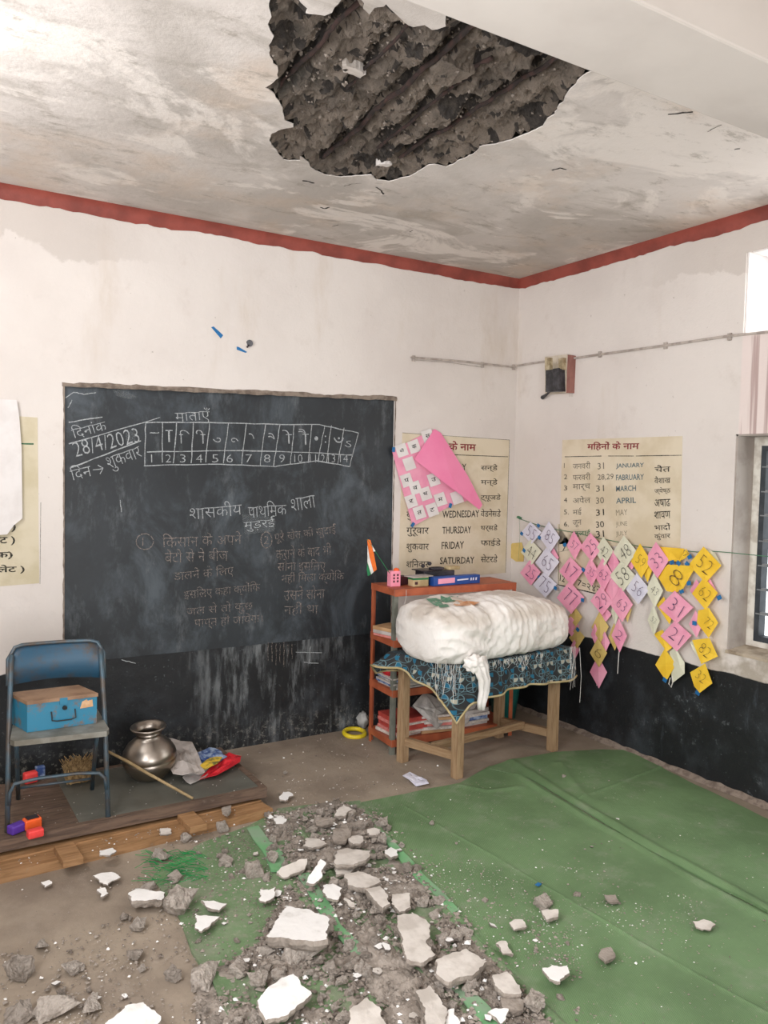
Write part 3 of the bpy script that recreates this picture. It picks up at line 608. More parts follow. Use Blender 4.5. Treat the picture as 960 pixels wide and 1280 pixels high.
for k in range(7): ln((335+k*5, 805+rnd(-3, 3)), (335+k*5, 818+rnd(0, 16)), .003, T2)
m.build('chalk_lines', None, bb)['kind'] = 'stuff'
m = MB()   # rubbed chalk patches
for pl in ([(302, 643), (322, 642), (345, 650), (343, 664), (306, 668)], [(140, 487), (155, 487), (173, 497), (160, 499), (146, 495)], [(157, 541), (168, 537), (170, 555), (158, 556)]):
    m = MB(); m.add([bd(x, y, .003) for x, y in pl], [tuple(range(len(pl)))]); m.build('chalk_smear', 'chalk_smear', bb)
m = MB(); n = 70; v = []    # ragged plaster lip above the board
for i in range(n+1):
    x = bx0-.01+(bx1-bx0+.02)*i/n; z = topz(x); a = .006*nz((x, 0, 0), 14); b = .020+.012*nz((x, 3, 0), 5)+.008*nz((x, 7, 0), 22)
    v += [(x, BACK-.004, z-.004+a), (x, BACK-.009, z+b*.4), (x, BACK-.001, z+b)]
m.add(v, [(3*i+k, 3*i+k+1, 3*i+4+k, 3*i+3+k) for i in range(n) for k in (0, 1)])
v = []
for i in range(n+1):
    z = bz0+(topz(bx1)-bz0)*i/n; b = .006+.005*nz((z, 3, 0), 9)+.004*nz((z, 7, 1), 30); v += [(bx1-.002+.004*nz((z, 0, 5), 20), BACK-.004, z), (bx1+max(.002, b), BACK-.001, z)]
m.add(v, [(2*i, 2*i+1, 2*i+3, 2*i+2) for i in range(n)])
v = []
for i in range(n+1):
    z = bz0+(topz(bx0)-bz0)*i/n; b = .006*nz((z, 3, 0), 9)+.004*nz((z, 7, 1), 30); v += [(bx0+.003, BACK-.003, z), (bx0-max(.001, .004+b), BACK-.001, z)]
m.add(v, [(2*i, 2*i+1, 2*i+3, 2*i+2) for i in range(n)])
m.build('plaster_lip', 'weathered_edge', bb)

# ================================================================== PAINTED PANELS ON THE WALLS
def panel(name, label, face, corners, mat, ext):
    t_ = thing(name, label, 'sign', face(*corners[3]))
    MB().prism([face(x, y, .0015) for x, y in corners], ext).build('panel', mat, t_); return t_
pw = panel('weekday_chart', 'cream painted weekday chart on the back wall beside the blackboard', bw, [(503, 541), (637, 550), (632, 716), (498, 728)], 'cream_panel_paint', (0, .002, 0))
m = MB(); cur_sign = pw
def pt(face, off=.003): return lambda x, y: face(x, y, off)
def wl(s, a, b, hpx, mt, face=bw, nrm=NB, bold=.004, off=.003):
    A, B = face(*a, off), face(*b, off); d_ = hpx/F_PX*(A-EYE).dot(BW); m_ = MB(); letter(m_, s, A, B, d_, nrm, mt, bold); m_.build('lettering', None, cur_sign)
def lnw(a, b, w, mt, face=bw, nrm=NB): stroke(m, [face(a[0]+(b[0]-a[0])*k/8, a[1]+(b[1]-a[1])*k/8, .003) for k in range(9)], w, nrm, mt)
wl('वारों के नाम', (536, 556), (595, 558), 12, 'faded_red_paint', bold=.02); lnw((505, 566), (635, 571), .004, 'faded_black_paint'); lnw((637, 550), (632, 716), .003, 'faded_grey_paint'); lnw((503, 541), (637, 550), .003, 'faded_grey_paint')
for s, x0_, x1_, y in (('SUNDAY', 550, 583, 585), ('MONDAY', 550, 583, 603), ('TUESDAY', 550, 590, 622), ('WEDNESDAY', 553, 599, 643), ('THURSDAY', 553, 589, 663), ('FRIDAY', 552, 580, 682), ('SATURDAY', 550, 593, 701)):
    wl(s, (x0_, y), (x1_, y-1), 9, 'faded_black_paint', bold=.012)
for s, y in (('सन्डे', 585), ('मन्डे', 603), ('ट्यूजडे', 622), ('वेडनेसडे', 641), ('थर्सडे', 660), ('फ्राईडे', 678), ('सेटरडे', 698)): wl(s, (601, y), (622 if len(s) < 7 else 626, y), 10, 'faded_black_paint')
for s, y in (('रििववार'[1:], 587), ('सोमवार', 606), ('मंगलवार', 626), ('बुधवार', 645), ('गुरूवार', 665), ('शुक्रवार', 685), ('शिनवार', 704)): wl(s, (508, y), (536, y), 11, 'faded_black_paint')
m.build('ruled_line', None, pw)
pm = panel('month_chart', 'faded cream painted month chart on the right wall above the paper chains', rw, [(703, 550), (853, 545), (850, 686), (664, 740)][:3]+[(699, 680)], 'cream_panel_paint', (.002, 0, 0))
m = MB(); cur_sign = pm; wr_ = lambda s, a, b, h_, mt, bold=.004: wl(s, a, b, h_, mt, rw, NR, bold)
wr_('मिहनों के नाम', (734, 558), (799, 557), 11, 'faded_red_paint', .02)
for a, b in (((706, 571), (752, 570)), ((760, 570), (792, 570)), ((795, 570), (852, 569))): lnw(a, b, .004, 'faded_black_paint', rw, NR)
rows = [('1', 'जनवरी', '31', 'JANUARY', 'चैत', 582, 0), ('2', 'फरवरी', '28,29', 'FABRUARY', 'वैशाख', 596, 0), ('3', 'मार्च', '31', 'MARCH', 'ज्येष्ठ', 610, 0), ('4', 'अप्रेल', '30', 'APRIL', 'अषाढ', 625, 0), ('5.', 'मई', '31', 'MAY', 'श्रावण', 640, 1), ('6.', 'जून', '30', 'JUNE', 'भादों', 655, 1), ('', 'जुलाई', '31', 'JULY', 'कुंवार', 667, 2)]
for a, b, c_, d_, e, y, g in rows:
    dk, bl = ('faded_grey_paint', 'faded_blue_paint')
    if a: wr_(a, (705, y), (709 if len(a) == 1 else 711, y), 6, 'faded_black_paint', 0)
    wr_(b, (716, y), (738 if len(b) > 3 else 727, y-1), 9, 'faded_green_paint' if g == 2 else dk)
    wr_(c_, (745 if y > 600 else 747, y+1), (755 if len(c_) < 3 else 767, y), 8, 'faded_black_paint' if g else dk)
    wr_(d_, (770, y+1), (805 if len(d_) > 6 else 795 if len(d_) > 4 else 784, y), 7, bl if g == 0 else dk, .015 if g == 0 else -.012)
    wr_(e, (818, y+4), (838, y+3), 9, 'faded_black_paint')
m.build('ruled_line', None, pm)
pn = panel('small_chart', 'small cream painted chart with black border partly behind the paper chains', rw, [(697, 655), (760, 668), (757, 745), (697, 731)], 'cream_panel_paint', (.002, 0, 0))
m = MB(); cur_sign = pn; lnw((699, 655), (698, 731), .004, 'faded_black_paint', rw, NR); lnw((698, 731), (745, 742), .006, 'faded_black_paint', rw, NR); lnw((699, 690), (757, 676), .002, 'faded_grey_paint', rw, NR)
for s, a, b in (('4', (703, 675), (707, 675)), ('7', (703, 685), (707, 686)), ('12', (700, 722), (706, 724)), ('7=२', (722, 728), (738, 734)), ('४२', (740, 735), (750, 737))): wr_(s, a, b, 8, 'faded_black_paint')
m.build('ruled_line', None, pn)
pl_ = panel('colour_chart', 'cream painted sign with black Hindi lettering at the left of the blackboard', bw, [(-40, 516), (47, 522), (49, 729), (-40, 736)], 'left_panel_paint', (0, .002, 0))
m = MB(); cur_sign = pl_; lnw((-38, 553), (42, 555), .007, 'faded_green_paint')
for s, a, b in (('(व्हाइट )', (-40, 678), (19, 676)), ('(पिंक)'.replace('पि', 'िप'), (-30, 694), (16, 693)), ('(वायलेट )', (-38, 713), (31, 711)), (')', (14, 659), (20, 659))): wl(s, a, b, 12, 'faded_black_paint', bold=.02)
lnw((51, 628), (50, 730), .002, 'faded_grey_paint'); m.build('ruled_line', None, pl_)
m = MB(); P = [bw(x, y, .02) for x, y in ((-40, 497), (21, 500), (24, 520), (27, 560), (28, 648), (17, 657), (9, 668), (-40, 672))]
m.prism(P, (0, .003, 0)); lw = alone(m, 'white_sheet', 'plain white paper sheet hanging over the sign left of the blackboard', 'paper', 'white_paper')

# yellow-green sticker left of the chains
m = MB().prism([rw(x, y, .006) for x, y in ((640, 679), (652, 678), (655, 690), (654, 702), (645, 702), (638, 697), (636, 686))], (.003, 0, 0)); alone(m, 'leaf_cutout', 'pale olive paper cutout stuck on the right wall near the corner', 'paper', 'dull_yellow_paper')

# ================================================================== PINK CARD CHART
ch = thing('card_chart', 'pink paper chart with white word cards and a folded-over flap', 'poster', bw(516, 658))
base = [(490, 563), (541, 537), (566, 585), (584, 626), (564, 632), (516, 658), (503, 612)]
MB().prism([bw(x, y, .012) for x, y in base], (0, .003, 0)).build('backing_sheet', 'pink_paper', ch)
Q = lambda x, y: (470+x/5.333, 530+y/5.333)
cards = [(172, 175, 'यो'), (255, 150, 'क'), (345, 80, 'स'), (222, 265, ''), (205, 375, 'प'), (262, 425, 'व'), (330, 465, 'भ'), (385, 370, 'उ'), (235, 515, 'र'), (430, 503, 'म'), (290, 590, 'त'), (375, 572, 'ट'), (540, 490, '')]
for ci, (cx_, cy_, s) in enumerate(cards):
    a = -.33; pp = []
    for dx, dy in ((-36, -42), (36, -42), (36, 42), (-36, 42)): pp.append(bw(*Q(cx_+dx*math.cos(a)-dy*math.sin(a), cy_+dx*math.sin(a)+dy*math.cos(a)), .0145+ci*.0004))
    m = MB().prism(pp, (0, .001, 0), 'white_paper')
    if s: c0 = Q(cx_-14, cy_+5); c1 = Q(cx_+14, cy_-5); letter(m, s, bw(*c0, .0155+ci*.0004), bw(*c1, .0155+ci*.0004), .024, NB, 'black_ink', .01)
    m.build('word_card', None, ch)
fl_ = [(543, 536), (518, 574), (551, 600), (575, 618), (599, 637), (603, 631), (585, 595), (551, 541)]
m = MB(); offs = [.016, .035, .05, .06, .055, .05, .04, .018]; A = [bw(x, y, o) for (x, y), o in zip(fl_, offs)]; cen = bw(562, 590, .052)
m.add(A+[cen], [(i, (i+1) % 8, 8) for i in range(8)]); m.build('folded_flap', 'hot_pink_paper', ch)
for k, (x, y) in enumerate(((492, 562), (563, 632), (516, 656))):
    p = bw(x, y, .017); MB().box(p, (.02, .004, .03), ry=.3*k).build('tape', 'blue_tape', ch)

# ================================================================== PAPER NUMBER CHAINS ON THE STRING
sp = [(648, 648), (668, 655), (690, 661), (715, 665), (745, 672), (780, 679), (800, 683), (840, 687), (872, 690), (890, 689)]
gs = thing('garland_string', 'thin green string stretched along the right wall above the dado', 'string', rw(648, 648, .02))
pts = [rw(x, y, .022) for x, y in sp]
pts += [rw(905, 690, .024)+Vector((0, -.02, 0)), Vector((RIGHT-.02, 2.2, rw(925, 691).z)), Vector((RIGHT-.02, 1.9, rw(960, 692).z+.01))]
MB().tube(pts, .0022, 5).build('cord', 'green_string', gs); MB().box(rw(649, 647, .012), (.02, .03, .012), rx=.3).build('knot', 'green_string', gs)
MB().tube([rw(649, 648, .02), rw(650, 668, .02), rw(648, 700, .02)], .001, 4).build('thread', 'green_string', gs)
chain_n = 0
def diamond(cx_, cy_, rx_, ry_):
    rx_ *= 1.08; ry_ *= 1.14
    return [(cx_-rx_, cy_), (cx_-rx_*.08, cy_-ry_), (cx_+rx_, cy_+rnd(-1, 1)), (cx_+rx_*.05, cy_+ry_)]
def chain(label, items, tails=(), pins=(), base_off=.024, xp=None):
    t_ = thing('paper_chain', label, 'paper chain', rw(items[-1][0], items[-1][1], .02), 'number paper chains on the string')
    for k, it in enumerate(items):
        cx_, cy_, rx_, ry_, mat, txt = it[:6]; poly = it[6] if len(it) > 6 else diamond(cx_, cy_, rx_, ry_)
        off = base_off+(.011 if txt else 0)+k*.0006+rnd(0, .001)
        cen_ = Vector((0, 0, 0)); P = [rw(x, y, off+((.014 if i % 2 else 0))) for i, (x, y) in enumerate(poly)]
        mid_ = rw(cx_, cy_, off+.007); n_ = len(P)
        m = MB(); back = [p+Vector((.0015, 0, 0)) for p in P]
        m.add(P+[mid_]+back+[mid_+Vector((.0015, 0, 0))], [(i, (i+1) % n_, n_) for i in range(n_)]+[(n_+1+(i+1) % n_, n_+1+i, 2*n_+1) for i in range(n_)]+[(i, n_+1+i, n_+1+(i+1) % n_, (i+1) % n_) for i in range(n_)], mat)
        o = m.build('paper_diamond', None, t_)
        if txt:
            ink = 'brown_ink' if 'yellow' in mat else 'pen_ink' if 'pink' in mat or 'lilac' in mat else 'black_ink'
            s_ = min(rx_, ry_)*.50; ang = it[7] if len(it) > 7 else .75
            a = (cx_-s_*math.cos(ang), cy_-s_*math.sin(ang)); b = (cx_+s_*math.cos(ang), cy_+s_*math.sin(ang))
            m = MB(); vs_, fs_ = text_geo(txt, 1.0, -.03)
            x0_, x1_ = min(q.x for q in vs_), max(q.x for q in vs_); y0_, y1_ = min(q.y for q in vs_), max(q.y for q in vs_)
            A, B = rw(*a, off+.017), rw(*b, off+.017); u_ = B-A; W_ = u_.length; u_.normalize(); v_ = Vector(NR).cross(u_).normalized(); hh = W_*.95*(1 if len(txt) > 1 else 1.2)
            m.add([A+u_*((q.x-x0_)/(x1_-x0_)*W_)+v_*(((q.y-y0_)/(y1_-y0_)-.5)*hh) for q in vs_], fs_)
            sub(o, m, 'lettering', ink, t_['_org']) if False else m.build('lettering', ink, t_)
    for pl in tails: MB().tube([rw(x, y, .03) for x, y in pl], .0028, 5).build('string_tail', 'white_string', t_)
    for x, y in pins: MB().box(rw(x, y, .043), (.0015, .026, .022), rx=rnd(-.6, .6)).build('tape', 'blue_tape', t_)
    return t_
Y_, P_, W_1, L_1, DY = 'yellow_paper', 'pink_paper', 'pale_paper', 'lilac_paper', 'dull_yellow_paper'
chain('short chain with a lilac, a pale and a pink diamond nearest the room corner', [(664, 666, 12, 12, L_1, '55'), (664, 690, 12, 14, W_1, '44'), (663, 716, 12, 14, P_, '25')], pins=((652, 667), (673, 657), (674, 672), (655, 688)))
chain('lilac white paper chain hanging just right of the corner chain', [(692, 696, 6, 10, P_, ''), (687, 671, 12, 17, L_1, '85'), (684, 703, 14, 16, L_1, '65'), (681, 731, 14, 14, L_1, '75')], pins=((694, 735), (674, 722)))
chain('pink paper chain reaching down to the end of the white bale', [(718, 682, 9, 16, P_, '57'), (714, 714, 14, 16, P_, '17'), (713, 747, 16, 18, P_, '77'), (719, 771, 8, 11, DY, ''), (714, 783, 9, 11, P_, ''), (721, 797, 9, 12, DY, ''), (718, 812, 6, 11, P_, '')], pins=((706, 681), (729, 712), (728, 750), (722, 787)))
chain('narrow pink paper chain of two diamonds numbered 25 and 35', [(739, 684, 13, 16, P_, '25', diamond(739, 684, 13, 16), -.9), (739, 715, 9, 16, P_, '35')], pins=())
chain('long paper chain with a 29 diamond and dull yellow links over the black dado', [(755, 689, 11, 16, W_1, '42'), (754, 718, 11, 18, P_, '63'), (757, 768, 7, 8, P_, ''), (752, 751, 13, 16, P_, '29', diamond(752, 751, 13, 16), -.5), (744, 793, 5, 12, P_, ''), (756, 803, 6, 12, P_, ''), (750, 784, 10, 17, DY, ''), (748, 840, 10, 18, P_, ''), (748, 816, 10, 16, DY, '6')], tails=([(746, 832), (747, 846), (746, 857)],))
chain('paper chain topped by two pale diamonds numbered 48 and 58', [(767, 704, 7, 14, P_, ''), (781, 690, 14, 18, W_1, '48', diamond(781, 690, 14, 18), -.7), (766, 735, 11, 16, P_, ''), (778, 720, 15, 17, W_1, '58', diamond(778, 720, 15, 17), -.7), (784, 762, 5, 14, DY, ''), (769, 765, 5, 14, W_1, ''), (777, 756, 13, 19, P_, '63'), (768, 796, 7, 15, DY, ''), (774, 794, 9, 19, P_, '2')], tails=([(774, 812), (773, 826), (772, 842)],))
chain('crumpled chain of a yellow 59 and a white 56 diamond', [(789, 702, 7, 9, P_, ''), (801, 701, 12, 19, Y_, '59'), (797, 736, 14, 17, L_1, '56')])
chain('chain with a pink 33 diamond above two pale ones', [(809, 712, 6, 14, Y_, ''), (821, 700, 14, 20, P_, '33', diamond(821, 700, 14, 20), -.9), (818, 738, 10, 19, W_1, '43'), (817, 775, 7, 17, W_1, '53')])
q = lambda *p: [(780+x/5.82, 660+y/5.82) for x, y in p]
chain('chain with folded yellow sheet above pink 31 and 21 diamonds', [(838, 690, 15, 8, Y_, '', q((240, 135), (440, 150), (410, 245), (320, 240))), (857, 693, 6, 8, Y_, '7', q((450, 150), (475, 190), (440, 225), (400, 240))), (845, 722, 18, 16, Y_, '8', q((320, 265), (490, 275), (505, 310), (430, 440), (380, 470), (310, 460), (240, 345))),
      (829, 762, 9, 20, Y_, '', q((235, 560), (290, 500), (350, 650), (330, 700))), (845, 759, 20, 18, P_, '31'), (828, 798, 9, 18, Y_, '', q((215, 770), (280, 740), (350, 870), (310, 900))), (845, 795, 18, 17, P_, '21'), (850, 833, 8, 20, W_1, '', q((330, 900), (370, 870), (440, 980), (440, 1060), (350, 1130))), (832, 831, 12, 18, Y_, '')],
      tails=([(838, 847), (836, 855), (839, 859), (841, 853), (840, 846)],), pins=((840, 703), (848, 704), (859, 705), (862, 696), (861, 729), (852, 739), (831, 850)))
chain('long yellow chain beside the window with diamonds numbered 52 to 32', [(888, 692, 10, 10, W_1, '', q((600, 150), (660, 180), (705, 265), (640, 230))), (881, 706, 19, 20, Y_, '52'), (871, 738, 8, 12, P_, ''), (887, 738, 7, 14, P_, ''), (881, 742, 15, 18, Y_, '62'), (870, 780, 8, 15, P_, ''), (886, 779, 12, 19, Y_, '72', q((540, 600), (615, 580), (685, 690), (615, 800), (530, 690))), (870, 812, 8, 15, W_1, '', q((480, 830), (520, 815), (570, 990), (500, 880))), (881, 813, 15, 15, Y_, '82', q((495, 815), (620, 800), (682, 935), (562, 990))), (876, 846, 13, 18, Y_, '32', q((480, 1050), (590, 985), (642, 1130), (550, 1200), (510, 1150)))], pins=((899, 747), (868, 779), (872, 866)))

# ================================================================== SMALL THINGS ON THE WALLS
for pl, lab in (([(264, 409), (267, 408), (279, 419), (276, 423)], 'longer strip of blue tape high on the back wall'), ([(296, 433), (299, 434), (309, 440), (307, 441), (296, 437)], 'shorter strip of blue tape beside the small hole')):
    alone(MB().prism([bw(x, y, .002) for x, y in pl], (0, .0015, 0)), 'tape_strip', lab, 'tape', 'blue_tape', group='blue tape strips above the blackboard')
m = MB().tube([bw(312, 429, .006), bw(312, 429, -.02)], .019, 14); m.tube([bw(309, 434, .01), bw(311, 431, .0)], .005, 6); alone(m, 'wall_hole_disc', 'small black disc standing in for a wall hole beside the blue tape', 'hole', 'black_plastic')  # black disc drawn for the dark of a small hole
# wires
def clip(t_, p, ax): MB().box(p, (.012, .02, .035) if ax == 'x' else (.02, .012, .035)).build('wire_clip', 'conduit', t_)
wb = thing('wire_run', 'thin conduit wire along the back wall into the corner', 'wire', bw(515, 447))
MB().tube([bw(514, 447, .012), bw(530, 448, .012), bw(580, 452, .012), bw(605, 455, .014), bw(644, 459, .012)], .007, 6).build('wire', 'conduit', wb)
MB().tube([bw(516, 450, .008), bw(560, 453, .009), bw(604, 459, .008)], .002, 5).build('loose_wire', 'conduit', wb)
for x, y in ((517, 448), (603, 456), (642, 459)): clip(wb, bw(x, y, .008), 'y')
wr2 = thing('wire_run', 'thin conduit wire running along the right wall past the switchboard', 'wire', rw(700, 450))
MB().tube([rw(647, 457, .012), rw(680, 452, .012), rw(716, 448, .012), rw(750, 443, .012), rw(830, 432, .012), rw(910, 420, .012), Vector((RIGHT-.012, 2.3, rw(935, 420).z)), Vector((RIGHT-.012, 1.6, rw(935, 420).z+.01))], .007, 6).build('wire', 'conduit', wr2)
for x, y in ((750, 443), (832, 432), (912, 421)): clip(wr2, rw(x, y, .008), 'x')
# switchboard
sw = thing('switchboard', 'old wooden switchboard with black fuse unit on the right wall', 'switchboard', rw(696, 492))
def boxpx(pl, d0, d1): return MB().prism([rw(x, y, d1) for x, y in pl], (d1-d0, 0, 0))
boxpx([(681, 446), (709, 443), (707, 491), (681, 492)], 0, .045).build('wooden_board', 'switch_wood', sw)
boxpx([(709, 443), (714, 444), (712, 491), (706, 491)], 0, .04).build('side_panel', 'switch_side', sw)
boxpx([(682, 463), (700, 461), (701, 489), (682, 490)], .045, .085).build('fuse_unit', 'bakelite', sw)
boxpx([(691, 461), (698, 460), (699, 487), (691, 488)], .085, .1).build('fuse_carrier', 'bakelite', sw)
for x in (684, 701): boxpx([(x-3, 448), (x+3, 447), (x+3, 462), (x-3, 463)], .045, .07).build('porcelain_cutout', 'porcelain', sw)
MB().tube([rw(688, 489, .05), rw(682, 494, .03), rw(678, 497, .02)], [.006, .01, .014], 8).build('loose_cable_end', 'bakelite', sw)
for x in (712, 715): MB().tube([rw(x, 485, .01), rw(x, 496, .01)], .0015, 4).build('hanging_wire', 'conduit', sw)

# ================================================================== FLOOR MATS
def mat_piece(name, label, px, mat, z0, ridges=(), frayed=None, wr=.004, thick=.004):
    """a cloth mat: outline in the photo on the floor plane, meshed and lifted at its folds"""
    W = [fl(x, y, z0) for x, y in px]; out = []
    for i in range(len(W)):
        a, b = W[i], W[(i+1) % len(W)]; k = max(1, int((b-a).length/.03))
        for j in range(k): q_ = a.lerp(b, j/k); out.append(Vector((q_.x+nz(q_, 7)*.008, q_.y+nz(q_, 7, 3)*.008)))
    n_ = len(out); pts_ = list(out); X0, X1 = min(p.x for p in out), max(p.x for p in out); Y0, Y1 = min(p.y for p in out), max(p.y for p in out)
    s_ = .022; y = Y0
    while y < Y1:
        x = X0
        while x < X1:
            if inside(x, y, out): pts_.append(Vector((x+rnd(-.003, .003), y+rnd(-.003, .003))))
            x += s_
        y += s_
    RD = [([fl(x, y, z0) for x, y in pl], w, h) for pl, w, h in ridges]
    for pl, w, h in RD:     # extra rows of points along each fold
        for A, B in zip(pl, pl[1:]):
            k = max(2, int((B-A).length/.02)); nn = Vector((-(B-A).y, (B-A).x)).normalized()
            for j in range(k):
                c_ = A.lerp(B, j/k)
                for o_ in (-w, -w*.6, -w*.25, 0, w*.25, w*.6, w):
                    p_ = Vector((c_.x+nn.x*o_, c_.y+nn.y*o_))
                    if inside(p_.x, p_.y, out): pts_.append(p_)
    r_ = delaunay_2d_cdt(pts_, [(i, (i+1) % n_) for i in range(n_)], [], 1, 1e-5)
    vs = []
    for v in r_[0]:
        h_ = z0+.003+wr*(nz((v.x, v.y, 0), 3.5, 1)+.4*nz((v.x, v.y, 0), 11, 1)+.3)
        for pl, w, h in RD:
            d = min(dseg(v.x, v.y, A, B) for A, B in zip(pl, pl[1:]))
            if d < w: h_ += h*(math.cos(math.pi*d/w)*.5+.5)**1.3*(.75+.5*nz((v.x, v.y, 0), 4, 8))
        vs.append((v.x, v.y, max(z0+.002, h_)))
    m_ = MB(); nb = len(vs); m_.add(vs, r_[2]); 
    # hem turned down to the floor
    idx = list(range(n_)); m_.add([vs[i] for i in idx]+[(vs[i][0], vs[i][1], z0) for i in idx], [(i, (i+1) % n_, n_+(i+1) % n_, n_+i) for i in range(n_)])
    return alone(m_, name, label, 'floor mat', mat, org=(W[0].x, W[0].y, z0), group='green floor mats', smooth=True)
random.seed(3)
mat_piece('floor_mat', 'broad green mat along the foot of the right wall', [(608, 960), (640, 950), (690, 941), (745, 938), (782, 938), (830, 962), (900, 996), (960, 1024), (1010, 1050), (1100, 1330), (1000, 1330), (960, 1142), (860, 1090), (780, 1045), (720, 1008), (660, 972)], 'green_mat', .006,
          [([(700, 955), (712, 975), (735, 1000)], .05, .014), ([(640, 952), (690, 985), (740, 1016), (810, 1055), (880, 1095), (960, 1138)], .05, .020), ([(718, 1000), (760, 985), (829, 958)], .012, .006)])
mat_piece('floor_mat', 'wide green mat in the middle lying clear of the rubble heap', [(452, 1003), (520, 990), (575, 980), (612, 958), (660, 974), (720, 1010), (780, 1047), (860, 1092), (960, 1143), (1000, 1330), (760, 1330), (660, 1238), (560, 1140), (500, 1070)], 'green_mat', .003,
          [([(625, 953), (670, 985), (730, 1022), (800, 1060), (870, 1103), (965, 1152)], .035, .012), ([(505, 1008), (600, 1062), (700, 1120), (800, 1180), (900, 1235), (970, 1275)], .012, .005), ([(475, 1040), (520, 1090), (570, 1148), (650, 1228)], .03, .012), ([(575, 983), (610, 990), (650, 985)], .03, .010)])
mat_piece('floor_mat', 'green mat half buried under the rubble heap', [(345, 1012), (395, 1006), (450, 1001), (500, 1070), (560, 1140), (660, 1238), (770, 1340), (560, 1340), (520, 1290), (440, 1180), (390, 1110)], 'dusty_mat', .0,
          [([(372, 1035), (400, 1075), (440, 1130), (500, 1195), (590, 1275), (640, 1320)], .025, .014), ([(455, 1010), (500, 1073), (556, 1138), (640, 1222), (740, 1320)], .03, .014)])
mat_piece('floor_mat', 'torn green mat with frayed end at the foot of the wooden plank', [(310, 1033), (345, 1015), (390, 1110), (440, 1180), (520, 1290), (560, 1340), (300, 1340), (285, 1275), (262, 1225), (240, 1192), (214, 1130), (190, 1098), (196, 1088), (250, 1056)], 'dusty_mat', .001,
          [([(312, 1036), (345, 1085), (385, 1130)], .03, .010), ([(214, 1132), (240, 1192), (262, 1225), (285, 1275)], .03, .008)])
for pl, lab in (([(308, 1036), (322, 1033), (352, 1068), (362, 1090), (340, 1090), (325, 1062)], 'bright green folded strip of mat beside the plank end'),
                ([(372, 1095), (386, 1092), (412, 1130), (428, 1160), (462, 1196), (440, 1195), (405, 1150)], 'bright green folded strip showing between the white slabs'),
                ([(560, 1228), (575, 1226), (612, 1262), (645, 1300), (620, 1300), (585, 1262)], 'bright green folded strip by the pale slabs at the front'),
                ([(470, 1040), (478, 1040), (520, 1082), (575, 1140), (566, 1143), (512, 1090)], 'narrow raised green strip along the edge of the middle mat')):
    mat_piece('mat_strip', lab, pl, 'bright_green_mat', .012, [], wr=.010)
m = MB()
for i in range(90):
    a = fl(rnd(190, 262), rnd(1066, 1102), .006); L_ = rnd(.03, .09); an = rnd(2.2, 3.4)
    m.tube([a, a+Vector((math.cos(an)*L_*.5, math.sin(an)*L_*.5, rnd(.002, .02))), a+Vector((math.cos(an+rnd(-.4, .4))*L_, math.sin(an)*L_, rnd(0, .012)))], .0014, 3)
tag(alone(m, 'frayed_fibres', 'frayed bright green mat fibres beside the plank', 'fibres', 'green_fibre'), kind='stuff')

# ================================================================== PLATFORM BOARD AND PLANK ON THE LEFT
ZB = .105
pf = thing('platform_board', 'low grey-topped board with a brown wooden frame under the folding chair', 'platform', fl(160, 1020, 0))
fL, fR = fl(-60, 1064, ZB), fl(334, 984, ZB)
ux = (fR-fL).normalized(); uy = Vector((-ux.y, ux.x, 0)); bR = fl(276, 934, ZB); dep = (bR-fR).length
ub = (bR-fR).normalized(); bL = fL+ub*dep
def plat(a, b, z0, z1, ins=0):
    """sub-rectangle of the board in fractions a=(u0,u1) b=(v0,v1)"""
    P = [fL+(fR-fL)*u+ub*(dep*v) for u, v in ((a[0], b[0]), (a[1], b[0]), (a[1], b[1]), (a[0], b[1]))]
    return MB().prism([Vector((p.x, p.y, z0)) for p in P], (0, 0, z1-z0))
plat((.002, .985), (.03, .97), ZB-.02, ZB-.003).build('panel', 'board_sheet', pf)
plat((0, 1), (0, .045), ZB-.045, ZB).build('frame_rail', 'frame_wood', pf); plat((0, 1), (.955, 1), ZB-.045, ZB).build('frame_rail', 'frame_wood', pf)
plat((.978, 1), (.045, .955), ZB-.045, ZB).build('frame_rail', 'frame_wood', pf); plat((0, .02), (.045, .955), ZB-.045, ZB).build('frame_rail', 'frame_wood', pf)
plat((.01, .36), (.05, .95), ZB-.004, ZB-.001).build('brown_cover', 'frame_wood', pf)  # thin darker brown sheet over the left part of the panel
plat((.1, .9), (.12, .2), 0, ZB-.04).build('support', 'frame_wood', pf); plat((.1, .9), (.8, .88), 0, ZB-.04).build('support', 'frame_wood', pf)
pk = thing('wooden_plank', 'long raw wooden plank on the floor in front of the low board', 'plank', fl(170, 1062, 0))
a, b = fl(-60, 1120, 0), fl(341, 1021, 0); uu = (b-a).normalized(); vv_ = Vector((-uu.y, uu.x, 0)); PH = .038
P = [a, b, b+vv_*.17+uu*-.02, a+vv_*.17]; MB().prism(P, (0, 0, PH)).build('board', 'plank_wood', pk)
MB().prism([p+Vector((0, 0, PH)) for p in (a+vv_*.10, b+vv_*.10-uu*.012, b+vv_*.17-uu*.02, a+vv_*.17)], (0, 0, .006)).build('upper_board', 'plank_wood', pk)
for x, y in ((88, 1077), (243, 1035)):
    c_ = fl(x, y, PH); c_ = Vector((c_.x, c_.y, PH+.014)); MB().box(c_+vv_*.03, (.075, .15, .028), rz=math.atan2(uu.y, uu.x)+.02, bev=.002).build('cleat', 'plank_wood', pk)
m = MB()

